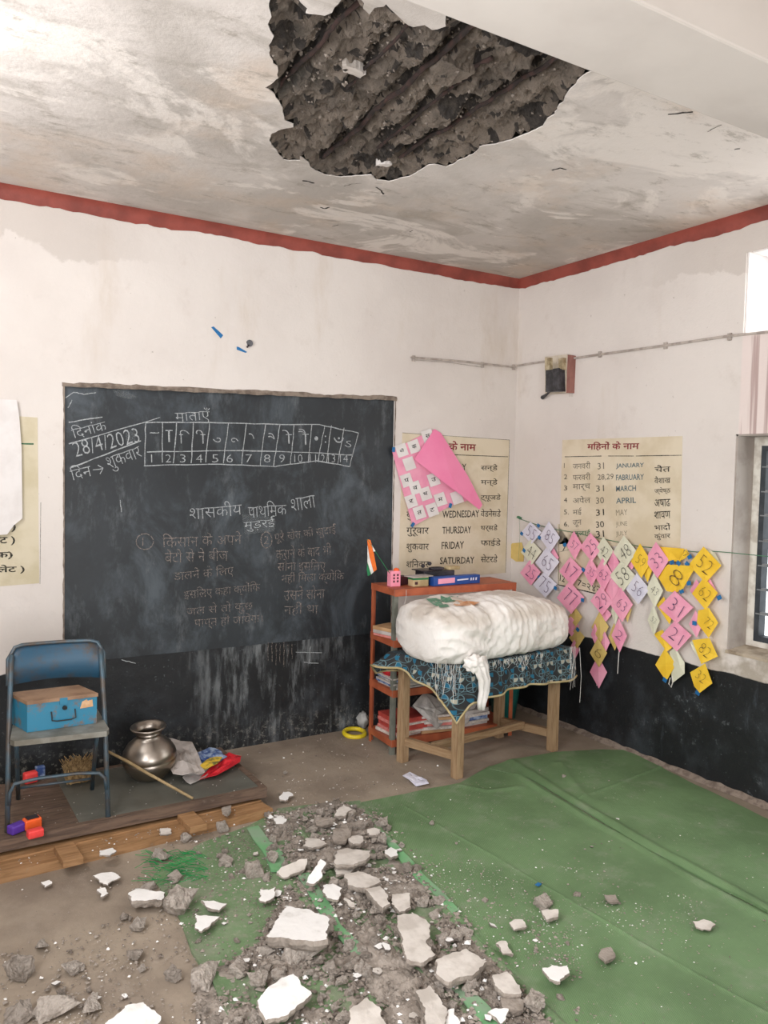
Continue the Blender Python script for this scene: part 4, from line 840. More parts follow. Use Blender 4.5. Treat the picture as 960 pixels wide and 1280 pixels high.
# ================================================================== FOLDING CHAIR WITH TRUNK
zc = ZB
FLf, FRf = fl(9, 1040, zc), fl(135, 1021, zc)
cx_v = (FRf-FLf); cw = cx_v.length; cxu = cx_v.normalized(); cyu = Vector((-cxu.y, cxu.x, 0))
org = (FLf+FRf)/2
fc = thing('folding_chair', 'rusty blue steel folding chair standing on the low board', 'chair', org)
def cp(u, v, z): return org+cxu*(u*cw)+cyu*v+Vector((0, 0, z))
def vz_at(x, y, P):     # height above the chair's floor where a pixel meets the vertical through P
    d = ray(x, y); t_ = math.hypot(P.x, P.y)/math.hypot(d.x, d.y); return CAM_H+t_*d.z-zc
SH = .385; BH = .70
# side tubes: from front foot up and back to the top of the backrest
TB = .20   # how far back the tube leans at the top
for s in (-1, 1):
    MB().tube([cp(.5*s, 0, 0), cp(.49*s, TB*.45, .33), cp(.47*s, TB*.8, .58), cp(.46*s, TB, BH-.03)], .0105, 10).build('front_leg', 'chair_tube', fc, True)
    MB().tube([cp(.40*s, .33, 0), cp(.41*s, .20, SH*.6), cp(.42*s, .085, SH-.01)], .0095, 8).build('rear_leg', 'chair_tube', fc, True)
n = 14; m = MB(); rows_ = []
for i in range(n+1):
    u = -.50+i/n; bow = .03*math.cos(u*math.pi)
    e = max(0, (abs(u)-.36)/.14); zt = BH+.005-.055*(1-math.sqrt(max(0, 1-e*e))); zb = BH-.155+.01*math.cos(u*3)
    rows_.append([cp(u, TB+bow-.02, zb), cp(u, TB+bow, (zt+zb)/2), cp(u, TB+bow+.01, zt), cp(u, TB+bow+.018, zt), cp(u, TB+bow+.006, (zt+zb)/2), cp(u, TB+bow-.014, zb)])
m.add([q_ for r_ in rows_ for q_ in r_], [(i*6+k, i*6+(k+1) % 6, i*6+6+(k+1) % 6, i*6+6+k) for i in range(n) for k in range(6)]+[tuple(range(6)), tuple(n*6+k for k in range(6))])
m.build('backrest', 'chair_blue', fc, True)
m = MB(); rim = [rows_[i][2]+Vector((0, 0, .0)) for i in range(n+1)]; rim = [rows_[0][0]]+[rows_[0][1]]+rim+[rows_[n][1], rows_[n][0]]; m.tube(rim, .008, 8); m.build('backrest_rim', 'chair_tube', fc, True)
sv0, sv1 = -.06, .27; 
m = MB(); P = [cp(u, v, SH-.022) for u, v in ((-.43, sv0), (.47, sv0), (.5, sv0+.03), (.44, sv1), (-.44, sv1), (-.47, sv0+.03))]; m.prism(P, (0, 0, .022)); m.build('seat', 'seat_metal', fc)
hb = [(-.485, .02, .10), (-.475, .02, .15), (-.43, .02, .185), (-.2, .02, .195), (.2, .02, .195), (.41, .02, .185), (.47, .02, .16), (.487, .02, .11)]
MB().tube([cp(u, v, z) for u, v, z in hb], .0075, 8).build('cross_brace', 'chair_tube', fc, True)
MB().tube([cp(-.405, .3, .06), cp(.405, .3, .06)], .006, 8).build('rear_stretcher', 'chair_tube', fc, True)
for s in (-1, 1): MB().tube([cp(.47*s, .03, .35), cp(.43*s, .12, SH-.012)], .006, 6).build('side_link', 'dark_metal', fc)
# trunk
sz = zc+SH
tk = thing('metal_trunk', 'small turquoise metal trunk with rusty lid on the folding chair', 'trunk', cp(0.05, .06, SH))
TA, TB_ = fl(34, 916, sz), fl(121, 904, sz); tu = (TB_-TA).normalized(); tv = (Vector((-tu.y, tu.x, 0))-tu*.28).normalized(); tw = (TB_-TA).length; td = .17; th = .115
def tq(u, v, z): return TA+tu*(u*tw)+tv*v+Vector((0, 0, z))
def tbox(u0, u1, v0, v1, z0, z1): return MB().prism([tq(u0, v0, z0), tq(u1, v0, z0), tq(u1, v1, z0), tq(u0, v1, z0)], (0, 0, z1-z0))
tbox(0, 1, 0, td, .001, th).build('body', 'trunk_blue', tk); tbox(-.012, 1.012, -.004, td+.004, th, th+.014).build('lid', 'trunk_lid_rust', tk)
MB().prism([tq(.45, -.006, th-.016), tq(.56, -.006, th-.016), tq(.56, -.006, th+.012), tq(.45, -.006, th+.012)], tuple(tv*.003)).build('hasp', 'trunk_blue', tk)
MB().tube([tq(.52, -.002, th-.03), tq(.52, -.01, th-.03)], .009, 12).build('lock', 'dark_metal', tk)
MB().tube([tq(.33, -.004, .075), tq(.33, -.012, .05), tq(.33, -.012, .04), tq(.40, -.013, .035), tq(.60, -.013, .035), tq(.67, -.012, .04), tq(.67, -.004, .075)], .0028, 6).build('handle', 'dark_metal', tk, True)
MB().prism([tq(.75, -.002, .072), tq(.94, -.002, .075), tq(.93, -.002, .104), tq(.86, -.002, .101), tq(.85, -.002, .108), tq(.78, -.002, .1)], tuple(tv*.0015)).build('sticker', 'peeled_sticker', tk)

# things under and in front of the chair
def block_px(cx, cy, z, d, rz, mat, name, label, cat, bev=.004, group=None, **k):
    c_ = fl(cx, cy, z); return alone(MB().box((c_.x, c_.y, z+d[2]/2), d, rz=rz, bev=bev, **k), name, label, cat, mat, group=group)
block_px(21, 1040, ZB+.001, (.065, .04, .035), .5, 'purple_plastic', 'toy_block', 'purple plastic toy block beside the chair leg', 'toy', .006)
t_ = thing('toy_camera', 'orange plastic toy with a dark screen, behind the red and purple blocks', 'toy', fl(42, 1036, ZB))
c_ = fl(40, 1035, ZB); MB().box((c_.x, c_.y, ZB+.022), (.065, .045, .042), rz=.2, bev=.006).build('case', 'orange_plastic', t_); MB().box((c_.x, c_.y+.0, ZB+.045), (.045, .03, .004), rz=.2).build('screen', 'black_plastic', t_)
block_px(44, 1046, ZB+.001, (.06, .035, .032), .15, 'coral_plastic', 'toy_block', 'coral red plastic toy block in front of the orange toy', 'toy', .006)
c_ = fl(98, 978, ZB); m = MB(); 
for i in range(260):
    a = Vector((c_.x+rnd(-.055, .055), c_.y+rnd(-.03, .03), ZB+.002+rnd(0, .03))); m.tube([a, a+Vector((rnd(-.02, .02), rnd(-.02, .02), .045)), a+Vector((rnd(-.035, .035), rnd(-.03, .03), rnd(.075, .1)))], .0016, 3)
m.box((c_.x, c_.y, ZB+.045), (.10, .05, .085), bev=.012); tag(alone(m, 'straw_bundle', 'rough tan straw bundle lying in the dark behind the chair legs', 'bundle', 'straw'), kind='thing')
block_px(38, 978, ZB+.001, (.06, .04, .05), .2, 'coral_plastic', 'plastic_cup', 'dim red plastic pot in the dark under the chair', 'pot', .008)
block_px(50, 972, ZB+.001, (.04, .03, .055), .1, 'print_blue', 'paper_packet', 'grey-blue packet beside the dim red pot', 'packet', .003)

# pot
pb = fl(188, 972, ZB)
pot = thing('metal_pot', 'round dull metal water pot with a flared rim on the low board', 'pot', (pb.x, pb.y, ZB))
s = 1.16; prof = [(0, .002), (.045, .002), (.062, .008), (.085, .03), (.102, .062), (.106, .085), (.104, .087), (.107, .092), (.101, .115), (.082, .145), (.056, .166), (.046, .175), (.044, .182), (.050, .186), (.046, .190), (.046, .198), (.052, .203), (.066, .208), (.070, .213), (.068, .218), (.062, .216), (.046, .205), (.040, .19), (.042, .17), (.07, .14), (.095, .09), (.08, .04), (0, .012)]
tl = Matrix.Rotation(-.06, 3, 'Y') @ Matrix.Rotation(.05, 3, 'X')
bp = MB().lathe((pb.x, pb.y, ZB+.004), [(r_*s*1.02, z_*s) for r_, z_ in prof], 48, tilt=tl).build('body', 'pot_metal', pot, True)
sf, sm_ = fl(241, 998, ZB+.007), aty(185, 967, pb.y-.155); se = sm_+(sm_-sf)*.92; alone(MB().tube([se, se.lerp(sm_, .5)+Vector((0, 0, .004)), sm_, sf], [.006, .0075, .007, .006], 8), 'wooden_stick', 'thin bare stick leaning from the chair across the metal pot', 'stick', 'stick_wood', smooth=True)

# papers on the board
def sheet(px, z, lift, mat, name, label, cat='paper', crump=.006, group=None, thick=.002):
    P = [fl(x, y, z) for x, y in px]; n_ = len(P); cen_ = sum(P, Vector())/n_; m_ = MB(); rings = []
    K = 5
    for k in range(1, K+1):
        for i in range(n_):
            for h_ in (0, .5):
                a_ = P[i].lerp(P[(i+1) % n_], h_); q_ = cen_.lerp(a_, k/K); rings.append(q_+Vector((0, 0, lift*(.5+nz(q_, 14))+crump*(nz(q_, 45)+.5)+.001)))
    N2 = 2*n_; vs_ = [cen_+Vector((0, 0, lift*.6))]+rings
    fs_ = [(0, 1+i, 1+(i+1) % N2) for i in range(N2)]+[(1+(k-1)*N2+i, 1+k*N2+i, 1+k*N2+(i+1) % N2, 1+(k-1)*N2+(i+1) % N2) for k in range(1, K) for i in range(N2)]
    vs_ = [Vector((v.x, v.y, max(v.z, z+thick+.0005))) for v in vs_]; NV = len(vs_); m_.add(vs_+[v-Vector((0, 0, thick)) for v in vs_], fs_+[[NV+j for j in f[::-1]] for f in fs_]+[(1+(K-1)*N2+i, NV+1+(K-1)*N2+i, NV+1+(K-1)*N2+(i+1) % N2, 1+(K-1)*N2+(i+1) % N2) for i in range(N2)])
    return alone(m_, name, label, cat, mat, group=group)
G_ = 'papers beside the metal pot'
sheet([(246, 976), (262, 966), (287, 941), (302, 950), (300, 960), (270, 975)], ZB+.001, .03, 'red_plastic', 'red_packet', 'crumpled glossy red plastic packet beside the metal pot', 'packet', .012)
sheet([(228, 976), (238, 981), (270, 965), (280, 952), (262, 945)], ZB+.004, .02, 'newsprint', 'newspaper', 'folded blue-edged newspaper under the grey papers', group=G_)
sheet([(243, 948), (262, 936), (276, 942), (284, 950), (262, 963), (250, 962)], ZB+.02, .02, 'print_blue', 'magazine', 'blue and yellow printed magazine beside the red packet', group=G_)
sheet([(250, 958), (262, 948), (278, 948), (272, 956), (256, 963)], ZB+.042, .006, 'print_yellow', 'picture_card', 'yellow printed picture leaf on top of the magazine', group=G_)
sheet([(211, 925), (240, 934), (256, 966), (240, 974), (216, 976), (210, 958)], ZB+.03, .03, 'dirty_paper', 'loose_papers', 'crumpled dirty grey papers leaning on the metal pot', crump=.014, group=G_)
m = MB(); a = fl(262, 935, ZB+.02); 

# ================================================================== YELLOW RING, SCRAP, BAG, BUCKET
c_ = fl(443, 919, 0); R_ = .062; m = MB(); m.tube([Vector((c_.x+R_*math.cos(k*math.pi/16), c_.y+R_*math.sin(k*math.pi/16), .014+.006*math.sin(k*math.pi/16))) for k in range(32)], .0135, 10, closed=True); alone(m, 'plastic_ring', 'yellow plastic ring on the floor against the black dado', 'ring', 'yellow_plastic', smooth=True)
sheet([(503, 972), (512, 968), (530, 975), (536, 984), (520, 984)], .001, .02, 'lilac_paper', 'paper_scrap', 'crumpled white paper scrap on the floor before the table', crump=.012)
c_ = fl(456, 912, 0)
bm = bmesh.new(); bmesh.ops.create_icosphere(bm, subdivisions=3, radius=1)
m = MB(); m.add([Vector((c_.x+v.co.x*.03, c_.y+.03+v.co.y*.04, .05+v.co.z*.05))+v.co*nz(v.co, 3)*.02 for v in bm.verts], [[v.index for v in f.verts] for f in bm.faces]); bm.free()
alone(m, 'plastic_bag', 'small crumpled grey-white bag on the floor behind the yellow ring', 'bag', 'clear_bag', smooth=True)
bk = Vector((3.33, 3.98, 0)); alone(MB().lathe(bk, [(0, .002), (.075, .002), (.105, .24), (.112, .245), (.105, .25), (.10, .24), (.07, .01), (0, .01)], 28), 'teal_bucket', 'teal plastic bucket in the dark behind the table', 'bucket', 'teal_plastic', smooth=True)

# ================================================================== SHELF RACK
rk0 = Vector((2.300, 3.705, 0)); rkx = (Vector((3.13, 3.66, 0))-rk0); rkw = rkx.length; rux = rkx.normalized(); ruy = Vector((-rux.y, rux.x, 0)); rd = .275
rk = thing('shelf_rack', 'orange painted four-tier shelf rack against the back wall', 'shelf', rk0)
def rp(u, v, z): return rk0+rux*u+ruy*v+Vector((0, 0, z))
for u, v, mt in ((0, 0, 'grey_post_paint'), (rkw, 0, 'orange_rack_paint'), (0, rd, 'orange_rack_paint'), (rkw, rd, 'orange_rack_paint')):
    su = 1 if u == 0 else -1; sv = 1 if v == 0 else -1; w_ = .026; m = MB()
    m.prism([rp(u, v, 0), rp(u+su*w_, v, 0), rp(u+su*w_, v+sv*.004, 0), rp(u+su*.004, v+sv*.004, 0), rp(u+su*.004, v+sv*w_, 0), rp(u, v+sv*w_, 0)], (0, 0, .93)); o = m.build('post', mt, rk)
    if mt == 'grey_post_paint': o['label'] = 'grey-green front post'
SHZ = (.085, .365, .645, .93)
for z in SHZ:
    m = MB(); a_, b_ = .002, rkw-.002
    m.prism([rp(a_, .002, z-.006), rp(b_, .002, z-.006), rp(b_, rd-.002, z-.006), rp(a_, rd-.002, z-.006)], (0, 0, .006))
    m.prism([rp(a_, -.003, z-.04), rp(b_, -.003, z-.04), rp(b_, .001, z-.04), rp(a_, .001, z-.04)], (0, 0, .04)); m.prism([rp(-.003, 0, z-.036), rp(.001, 0, z-.036), rp(.001, rd, z-.036), rp(-.003, rd, z-.036)], (0, 0, .036)); m.prism([rp(b_, 0, z-.036), rp(b_+.004, 0, z-.036), rp(b_+.004, rd, z-.036), rp(b_, rd, z-.036)], (0, 0, .036))
    m.build('shelf_board', 'orange_rack_paint', rk)
def rbox(u, v, z, d, rz=0, bev=.002, mb=None, m=None): return (mb or MB()).box(rp(u, v, z+d[2]/2), d, rz=rz+math.atan2(rux.y, rux.x), bev=bev, m=m)
TZ = .931
# pink pen box with flag
pq = thing('pen_box', 'pink card box with cut slots on the shelf top', 'box', rp(.05, .10, TZ)); rbox(.055, .11, TZ, (.062, .045, .088)).build('box', 'pink_box', pq)
m = MB()
for i in range(2):
    for j in range(3): m.box(rp(.043+i*.024, .086, TZ+.03+j*.018), (.009, .003, .011))
m.build('slots', 'maroon_card', pq)
p_ = rp(.07, .11, TZ+.09); m = MB().lathe(p_, [(0, -.012), (.014, -.008), (.018, 0), (.014, .01), (0, .014)], 12); m.build('orange_ball', 'orange_plastic', pq, True)
fg = thing('paper_flag', 'small Indian tricolour paper flag leaning from the pink box', 'flag', rp(.045, .11, TZ+.05))
st0, st1 = rp(.045, .11, TZ+.05), aty(459, 674, rp(0, .1, 0).y)
MB().tube([st0, st1], .002, 5).build('stick', 'flag_green', fg)
FP = rp(0, .1, 0).y
A = [aty(*p, FP) for p in ((459, 674), (463, 678), (469, 690), (479, 716), (475, 716), (466, 695))]
def fq(p): return [aty(x, y, FP) for x, y in p]
MB().prism(fq(((459, 674), (463, 675), (467, 690), (471, 712), (467, 715), (462, 697))), (0, .002, 0)).build('saffron_band', 'flag_saffron', fg)
MB().prism(fq(((459.5, 682), (462, 697), (467, 715), (464, 718), (459.5, 705))), (0, .002, 0)).build('white_band', 'flag_white', fg)
MB().prism(fq(((459.5, 703), (464, 718), (460, 720), (458.5, 712))), (0, .002, 0)).build('green_band', 'flag_green', fg)
MB().prism(fq(((464, 680), (469.5, 689), (465.5, 690))), (0, .002, 0)).build('torn_corner', 'flag_white', fg)
alone(MB().tube([rp(.07, -.008, TZ-.005), rp(.07, -.012, TZ-.05), rp(.055, -.012, TZ-.09), rp(.08, -.012, TZ-.13), rp(.07, -.01, TZ-.17)], .0012, 4), 'thread', 'white thread dangling from the shelf top', 'thread', 'white_string')
alone(rbox(.128, .16, TZ, (.07, .05, .05), .15), 'maroon_carton', 'dark maroon carton behind the pink box', 'box', 'maroon_card')
bx = thing('chalk_box', 'beige printed card box with papers on its lid, on the shelf top', 'box', rp(.19, .08, TZ)); rbox(.195, .075, TZ, (.10, .06, .052)).build('carton', 'beige_box', bx)
rbox(.195, .075, TZ+.038, (.102, .062, .01), bev=0).build('green_stripe', 'flag_green', bx); rbox(.165, .0445, TZ+.012, (.018, .002, .016), bev=0).build('printed_mark', 'maroon_card', bx)
sh_ = rbox(.20, .08, TZ+.0525, (.15, .085, .006), .2); alone(sh_, 'paper_pad', 'thin pale pad of papers lying on the beige box', 'paper', 'dirty_paper')
bb_ = thing('blue_box', 'long blue game box with pink lettering on the shelf top', 'box', rp(.43, .05, TZ)); rbox(.435, .065, TZ, (.34, .05, .05), .09).build('box', 'blue_box', bb_)
m = MB(); ang = .09+math.atan2(rux.y, rux.x); cb = rp(.435, .065, TZ+.027); eu = Vector((math.cos(ang), math.sin(ang), 0)); en = Vector((eu.y, -eu.x, 0))
def onb(a, z): return cb+eu*a+en*.0262+Vector((0, 0, z))
m.prism([onb(-.14, -.016), onb(-.02, -.014), onb(-.02, .016), onb(-.14, .014)], tuple(en*.0008)); m.build('printed_label', 'pink_paper', bb_)
m = MB(); [m.prism([onb(u_, -.008), onb(u_+.010, -.007), onb(u_+.012, .009), onb(u_+.001, .008)], tuple(en*.0008), 'lilac_paper') for u_ in (.095, .112, .133)]; m.prism([onb(-.002, -.004), onb(.08, -.002), onb(.08, .006), onb(-.002, .004)], tuple(en*.0008), 'lilac_paper'); m.build('lettering', None, bb_)
tp = thing('black_tray', 'black plastic tray behind the blue box', 'tray', rp(.35, .16, TZ)); rbox(.36, .165, TZ, (.21, .10, .075), 0).build('tray', 'black_plastic', tp); rbox(.30, .16, TZ+.075, (.14, .11, .006), .1).build('flap', 'black_plastic', tp)
m = MB(); m.tube([rp(.36, .15, TZ+.082)+Vector((.045*math.cos(k*math.pi/10), .03*math.sin(k*math.pi/10), .004)) for k in range(20)], .006, 8, closed=True); alone(m, 'tape_roll', 'black tape roll lying on the black tray', 'tape', 'black_plastic', smooth=True)
for k, (u, z) in enumerate(((.28, .10), (.325, .112))): alone(MB().lathe(rp(u, .17, TZ+z), [(0, -.012), (.009, -.009), (.013, 0), (.009, .009), (0, .012)], 14), 'magnet_bead', ('left' if k == 0 else 'right')+' one of two black round beads above the black tray', 'bead', 'black_plastic', smooth=True)
alone(rbox(.47, .15, TZ+.0755, (.08, .05, .02), .1), 'tan_carton', 'small tan carton on the black tray next to the weekday chart', 'box', 'beige_box')
# second tier
def pack(u, v, z, n_, d, mats, names, lab, cat, group, rz=0, jit=.01):
    zz = z
    for k in range(n_):
        h_ = d[2]*rnd(.8, 1.25); t_ = thing(names, lab(k), cat, rp(u, v, zz), group)
        r0 = rz+rnd(-.12, .12); du, dv = rnd(-jit, jit), rnd(-jit, jit)
        rbox(u+du, v+dv, zz, (d[0], d[1], h_*.98), r0, .0015).build('cover', mats[k % len(mats)], t_)
        rbox(u+du+.002, v+dv-.003 if k % 2 else v+dv, zz+h_*.15, (d[0]-.006, d[1]-.001, h_*.66), r0, 0).build('pages', 'page_edge', t_); zz += h_
ordn = ['lowest', 'second', 'third', 'fourth', 'fifth', 'sixth', 'seventh', 'eighth', 'ninth', 'tenth']
pack(.055, .10, SHZ[2]+.001, 3, (.14, .20, .02), ['pink_book', 'dirty_paper', 'tan_folder'], 'notebook', lambda k: ('lowest', 'middle', 'topmost')[k]+' worn notebook on the second shelf left of the bale', 'book', 'notebooks on the second shelf', .35)
# red bag and papers on third tier
bm = bmesh.new(); bmesh.ops.create_icosphere(bm, subdivisions=4, radius=1); c_ = rp(.045, .10, SHZ[1]+.075)
m = MB(); m.add([c_+Vector((v.co.x*.055, v.co.y*.07, v.co.z*.058+.03))+v.co*(.02*nz(v.co, 2.5)+.008*nz(v.co, 8)) for v in bm.verts], [[v.index for v in f.verts] for f in bm.faces]); bm.free()
rb = alone(m, 'red_bag', 'crumpled bright red plastic bag on the papers of the third shelf', 'bag', 'red_plastic', smooth=True)
pack(.12, .11, SHZ[1]+.001, 6, (.22, .20, .010), ['newsprint', 'print_blue', 'dirty_paper'], 'exercise_book', lambda k: ordn[k]+' thin exercise book in the stack under the red bag', 'book', 'exercise books under the red bag')
pack(.45, .12, SHZ[1]+.001, 4, (.26, .20, .014), ['newsprint', 'dirty_paper', 'page_edge'], 'exercise_book', lambda k: 'exercise book on the third shelf in the shade of the tablecloth', 'book', 'shaded exercise books on the third shelf')
pack(.13, .12, SHZ[0]+.001, 5, (.21, .20, .021), ['page_edge', 'pink_book', 'red_book', 'pink_book', 'red_book'], 'textbook', lambda k: ordn[k]+' textbook of the red and pink stack on the bottom shelf', 'book', 'red and pink textbooks on the bottom shelf', .1)
pack(.34, .10, SHZ[0]+.001, 6, (.23, .20, .016), ['tan_folder', 'dirty_paper', 'pink_book', 'newsprint'], 'magazine', lambda k: ordn[k]+' worn magazine of the middle stack on the bottom shelf', 'magazine', 'magazines in the middle of the bottom shelf', -.15)
pack(.56, .12, SHZ[0]+.001, 5, (.22, .19, .018), ['newsprint', 'dirty_paper', 'print_blue'], 'newspaper', lambda k: ordn[k]+' newspaper of the right stack on the bottom shelf', 'newspaper', 'newspapers at the right of the bottom shelf', .1)
z_ = SHZ[0]+.11
def slump(pl, v, mat, name, label):
    P = [aty(x, y, rp(.3, v+dv, 0).y) for x, y, dv in pl]; cen_ = sum(P, Vector())/len(P)+Vector((0, -.02, .01)); n_ = len(P); m_ = MB()
    rings = [cen_.lerp(P[i].lerp(P[(i+1) % n_], h_), k/4)+Vector((0, .012*nz(P[i]*k, 20), .014*nz(P[i]*(k+h_), 25))) for k in (1, 2, 3, 4) for i in range(n_) for h_ in (0, .5)]; N2 = 2*n_
    F_ = [(0, 1+i, 1+(i+1) % N2) for i in range(N2)]+[(1+(k-1)*N2+i, 1+k*N2+i, 1+k*N2+(i+1) % N2, 1+(k-1)*N2+(i+1) % N2) for k in range(1, 4) for i in range(N2)]
    vs_ = [cen_]+rings; NV = len(vs_); m_.add(vs_+[v_+Vector((0, .003, -.001)) for v_ in vs_], F_+[[NV+j for j in f[::-1]] for f in F_]); return alone(m_, name, label, 'newspaper', mat, group='loose newspapers sliding off the bottom shelf')
slump([(516, 882, .02), (530, 866, .08), (546, 872, .1), (566, 884, .1), (560, 896, .03), (545, 912, -.02), (530, 895, -.01)], 0, 'newsprint', 'newspaper', 'white newspaper sheet sliding out between the table legs')
slump([(560, 884, .02), (590, 868, .08), (597, 880, .06), (585, 905, .0), (566, 912, -.01)], 0, 'dirty_paper', 'newspaper', 'grey crumpled newspaper right of the white sheet')

# ================================================================== TABLE, CLOTH, BALE
TZ0 = .60
legs = [fl(571, 972, 0), fl(505, 945, 0), fl(690, 938, 0), None]
f0 = Vector((legs[0].x, legs[0].y, 0)); l0 = Vector((2.31, 3.60, 0)); r0 = Vector((legs[2].x, legs[2].y, 0)); b0 = l0+(r0-f0)
tb = thing('wooden_table', 'plain wooden table with square legs under the printed cloth', 'table', f0)
lw_ = .048; ta = math.atan2((r0-f0).y, (r0-f0).x)
for p in (f0, l0, r0, b0): MB().box((p.x, p.y, (TZ0-.02)/2), (lw_, lw_, TZ0-.02), rz=ta, bev=.002).build('leg', 'table_wood', tb)
def rail(a_, b_, z, h_, t__=.03, nm='stretcher'):
    d = b_-a_; MB().box(((a_.x+b_.x)/2, (a_.y+b_.y)/2, z), (d.length-lw_*.9, t__, h_), rz=math.atan2(d.y, d.x), bev=.0015).build(nm, 'rail_wood', tb)
rail(f0, l0, .115, .045); rail(r0, b0, .10, .045); rail((f0+l0)/2, (r0+b0)/2, .118, .04)
for a_, b_ in ((f0, l0), (r0, b0), (f0, r0), (l0, b0)): rail(a_, b_, TZ0-.06, .07, .022, 'apron')
ex = (r0-f0).normalized(); ey = (l0-f0).normalized(); tw_, td_ = (r0-f0).length, (l0-f0).length
def tp_(u, v, z): return f0+ex*u+ey*v+Vector((0, 0, z))
MB().prism([tp_(-.04, -.04, TZ0-.022), tp_(tw_+.04, -.04, TZ0-.022), tp_(tw_+.04, td_+.04, TZ0-.022), tp_(-.04, td_+.04, TZ0-.022)], (0, 0, .02)).build('tabletop', 'table_wood', tb)
# cloth
cl = thing('tablecloth', 'dark printed tablecloth with teal and cream quarter discs and beige piping', 'tablecloth', tp_(tw_/2, td_/2, TZ0))
e_ = .048
def perim(n_):
    cs = [(-e_, td_+e_), (-e_, -e_), (tw_+e_, -e_), (tw_+e_, td_+e_)]; out_ = []; acc = 0
    for i in range(4):
        a_, b_ = cs[i], cs[(i+1) % 4]; Ls = math.hypot(b_[0]-a_[0], b_[1]-a_[1]); k = int(Ls/n_)
        for j in range(k): f_ = j/k; out_.append((a_[0]+(b_[0]-a_[0])*f_, a_[1]+(b_[1]-a_[1])*f_, acc+Ls*f_, i, f_))
        acc += Ls
    return out_, acc
per, PL = perim(.012)
def drop(i, f):
    if i == 0: return .07+.13*max(0, (f-.2)/.8)**1.0 + (.07*max(0, (f-.9)/.1))  # left side, back -> front
    if i == 1: return (.185+.10*max(0, 1-f/.05)) + .02*math.sin(f*9)*.6 - .015*f
    if i == 2: return .17-.05*f
    return .12
m = MB(); K = 14; uvs = []
N_ = len(per)
for k in range(K+1):
    for j, (u, v, s_, i, f) in enumerate(per):
        dr = drop(i, f); t__ = k/K; cornerness = min(abs(s_-c0) for c0 in (0, td_+2*e_, td_+2*e_+tw_+2*e_, 2*(td_+2*e_)+tw_+2*e_, PL))
        cu, cv = tw_/2, td_/2; nx_, ny_ = (u-cu), (v-cv); nl = math.hypot(nx_, ny_)
        fold = .013*math.sin(s_*38)*t__+.012*nz((s_*6, t__, 0), 1.5)*t__+(.035*t__ if cornerness < .04 else .035*t__*max(0, 1-(cornerness-.04)/.05))
        fold += .010+.03*t__*(1 if i == 0 else .5)
        ox, oy = ((-1, 0), (0, -1), (1, 0), (0, 1))[i]; bl = max(0, 1-cornerness/.06)
        dx_, dy_ = ox*(1-bl)+bl*nx_/nl*1.2, oy*(1-bl)+bl*ny_/nl*1.2
        m.v.append(tp_(u+dx_*fold, v+dy_*fold, TZ0+.004-.012*t__*0-dr*t__)); uvs.append((s_, .3-dr*t__))
for k in range(K):
    for j in range(N_): m.f.append([k*N_+j, k*N_+(j+1) % N_, (k+1)*N_+(j+1) % N_, (k+1)*N_+j]); m.mi.append(0)
m.f.append(list(range(N_))); m.mi.append(0); m.uv = uvs
# UV seam at the last column is out of sight behind the table
rim_pts = m.v[K*N_:(K+1)*N_]
so = m.build('cloth', 'printed_cloth', cl, True); so.data.polygons[len(so.data.polygons)-1].use_smooth = False
sd = so.modifiers.new('thickness', 'SOLIDIFY'); sd.thickness = .002
MB().tube(rim_pts, .006, 6, closed=True).build('piping', 'cloth_piping', cl, True)
# bale
bl_ = thing('cloth_bale', 'bulky white woven sack bale lying across the covered table', 'bale', tp_(tw_/2, td_/2, TZ0+.006))
HL, HD, HH = .50, .245, .138
EY = Vector((-ex.y, ex.x, 0)); m = MB(); NI, NJ = 230, 130
def rid(v, s_, o=0): return 1-2*abs(nz(v, s_, o))
for i in range(NI+1):
    e = math.sin((i/NI-.5)*math.pi); x = HL*e; ed = (1-abs(e)**6)**(1/3.2) if abs(e) < 1 else 0
    lx = x/HL
    for j in range(NJ):
        a = 2*math.pi*j/NJ; ca, sa = math.cos(a), math.sin(a); L5 = (abs(ca)**3.2+abs(sa)**3.2)**(1/3.2)
        wst = 1-.09*math.exp(-((x+.17)/.035)**2)-.05*math.exp(-((x-.2)/.05)**2)+.04*math.exp(-((x+.33)/.09)**2)
        y, z = ca/L5*HD*ed, sa/L5*HH*ed; y *= wst
        z *= 1+.12*math.exp(-((x-.05)/.22)**2)-.10*max(0, lx)**2 if z > 0 else 1
        P_0 = Vector((x, y, z)); q_ = Vector((x*1.0+.02*nz(P_0, 7), y*.28, z*.28))
        front_ = 1 if ca < .3 else .6
        mid_k = math.exp(-((x+.06)/.17)**2)
        fold = .011*mid_k*rid(q_, 20, 2)*front_+.007*rid(q_, 11, 9)+.007*rid(Vector((x, y, z)), 15, 4)+.004*rid(P_0, 32, 7)+.016*nz(P_0, 5, 3)
        if lx < -.4: fold += .014*rid(Vector((x*.4+z, y*.4, z-x*.5)), 13, 6)
        fold *= min(1, ed*1.3)
        n_ = Vector((.25*lx, ca, sa)).normalized(); P_0 += n_*fold
        P_0.z = max(P_0.z, -HH*.9)+HH*.9
        m.v.append(tp_(tw_/2, td_/2-.015, TZ0+.008)+ex*P_0.x+EY*P_0.y+Vector((0, 0, P_0.z*1.04)))
for i in range(NI):
    for j in range(NJ): m.f.append([i*NJ+j, i*NJ+(j+1) % NJ, (i+1)*NJ+(j+1) % NJ, (i+1)*NJ+j]); m.mi.append(0)
m.build('sack', 'sack_white', bl_, True)
def bs(a_, b_, c_): return tp_(tw_/2, td_/2-.015, TZ0+.008)+ex*a_+EY*b_+Vector((0, 0, c_))
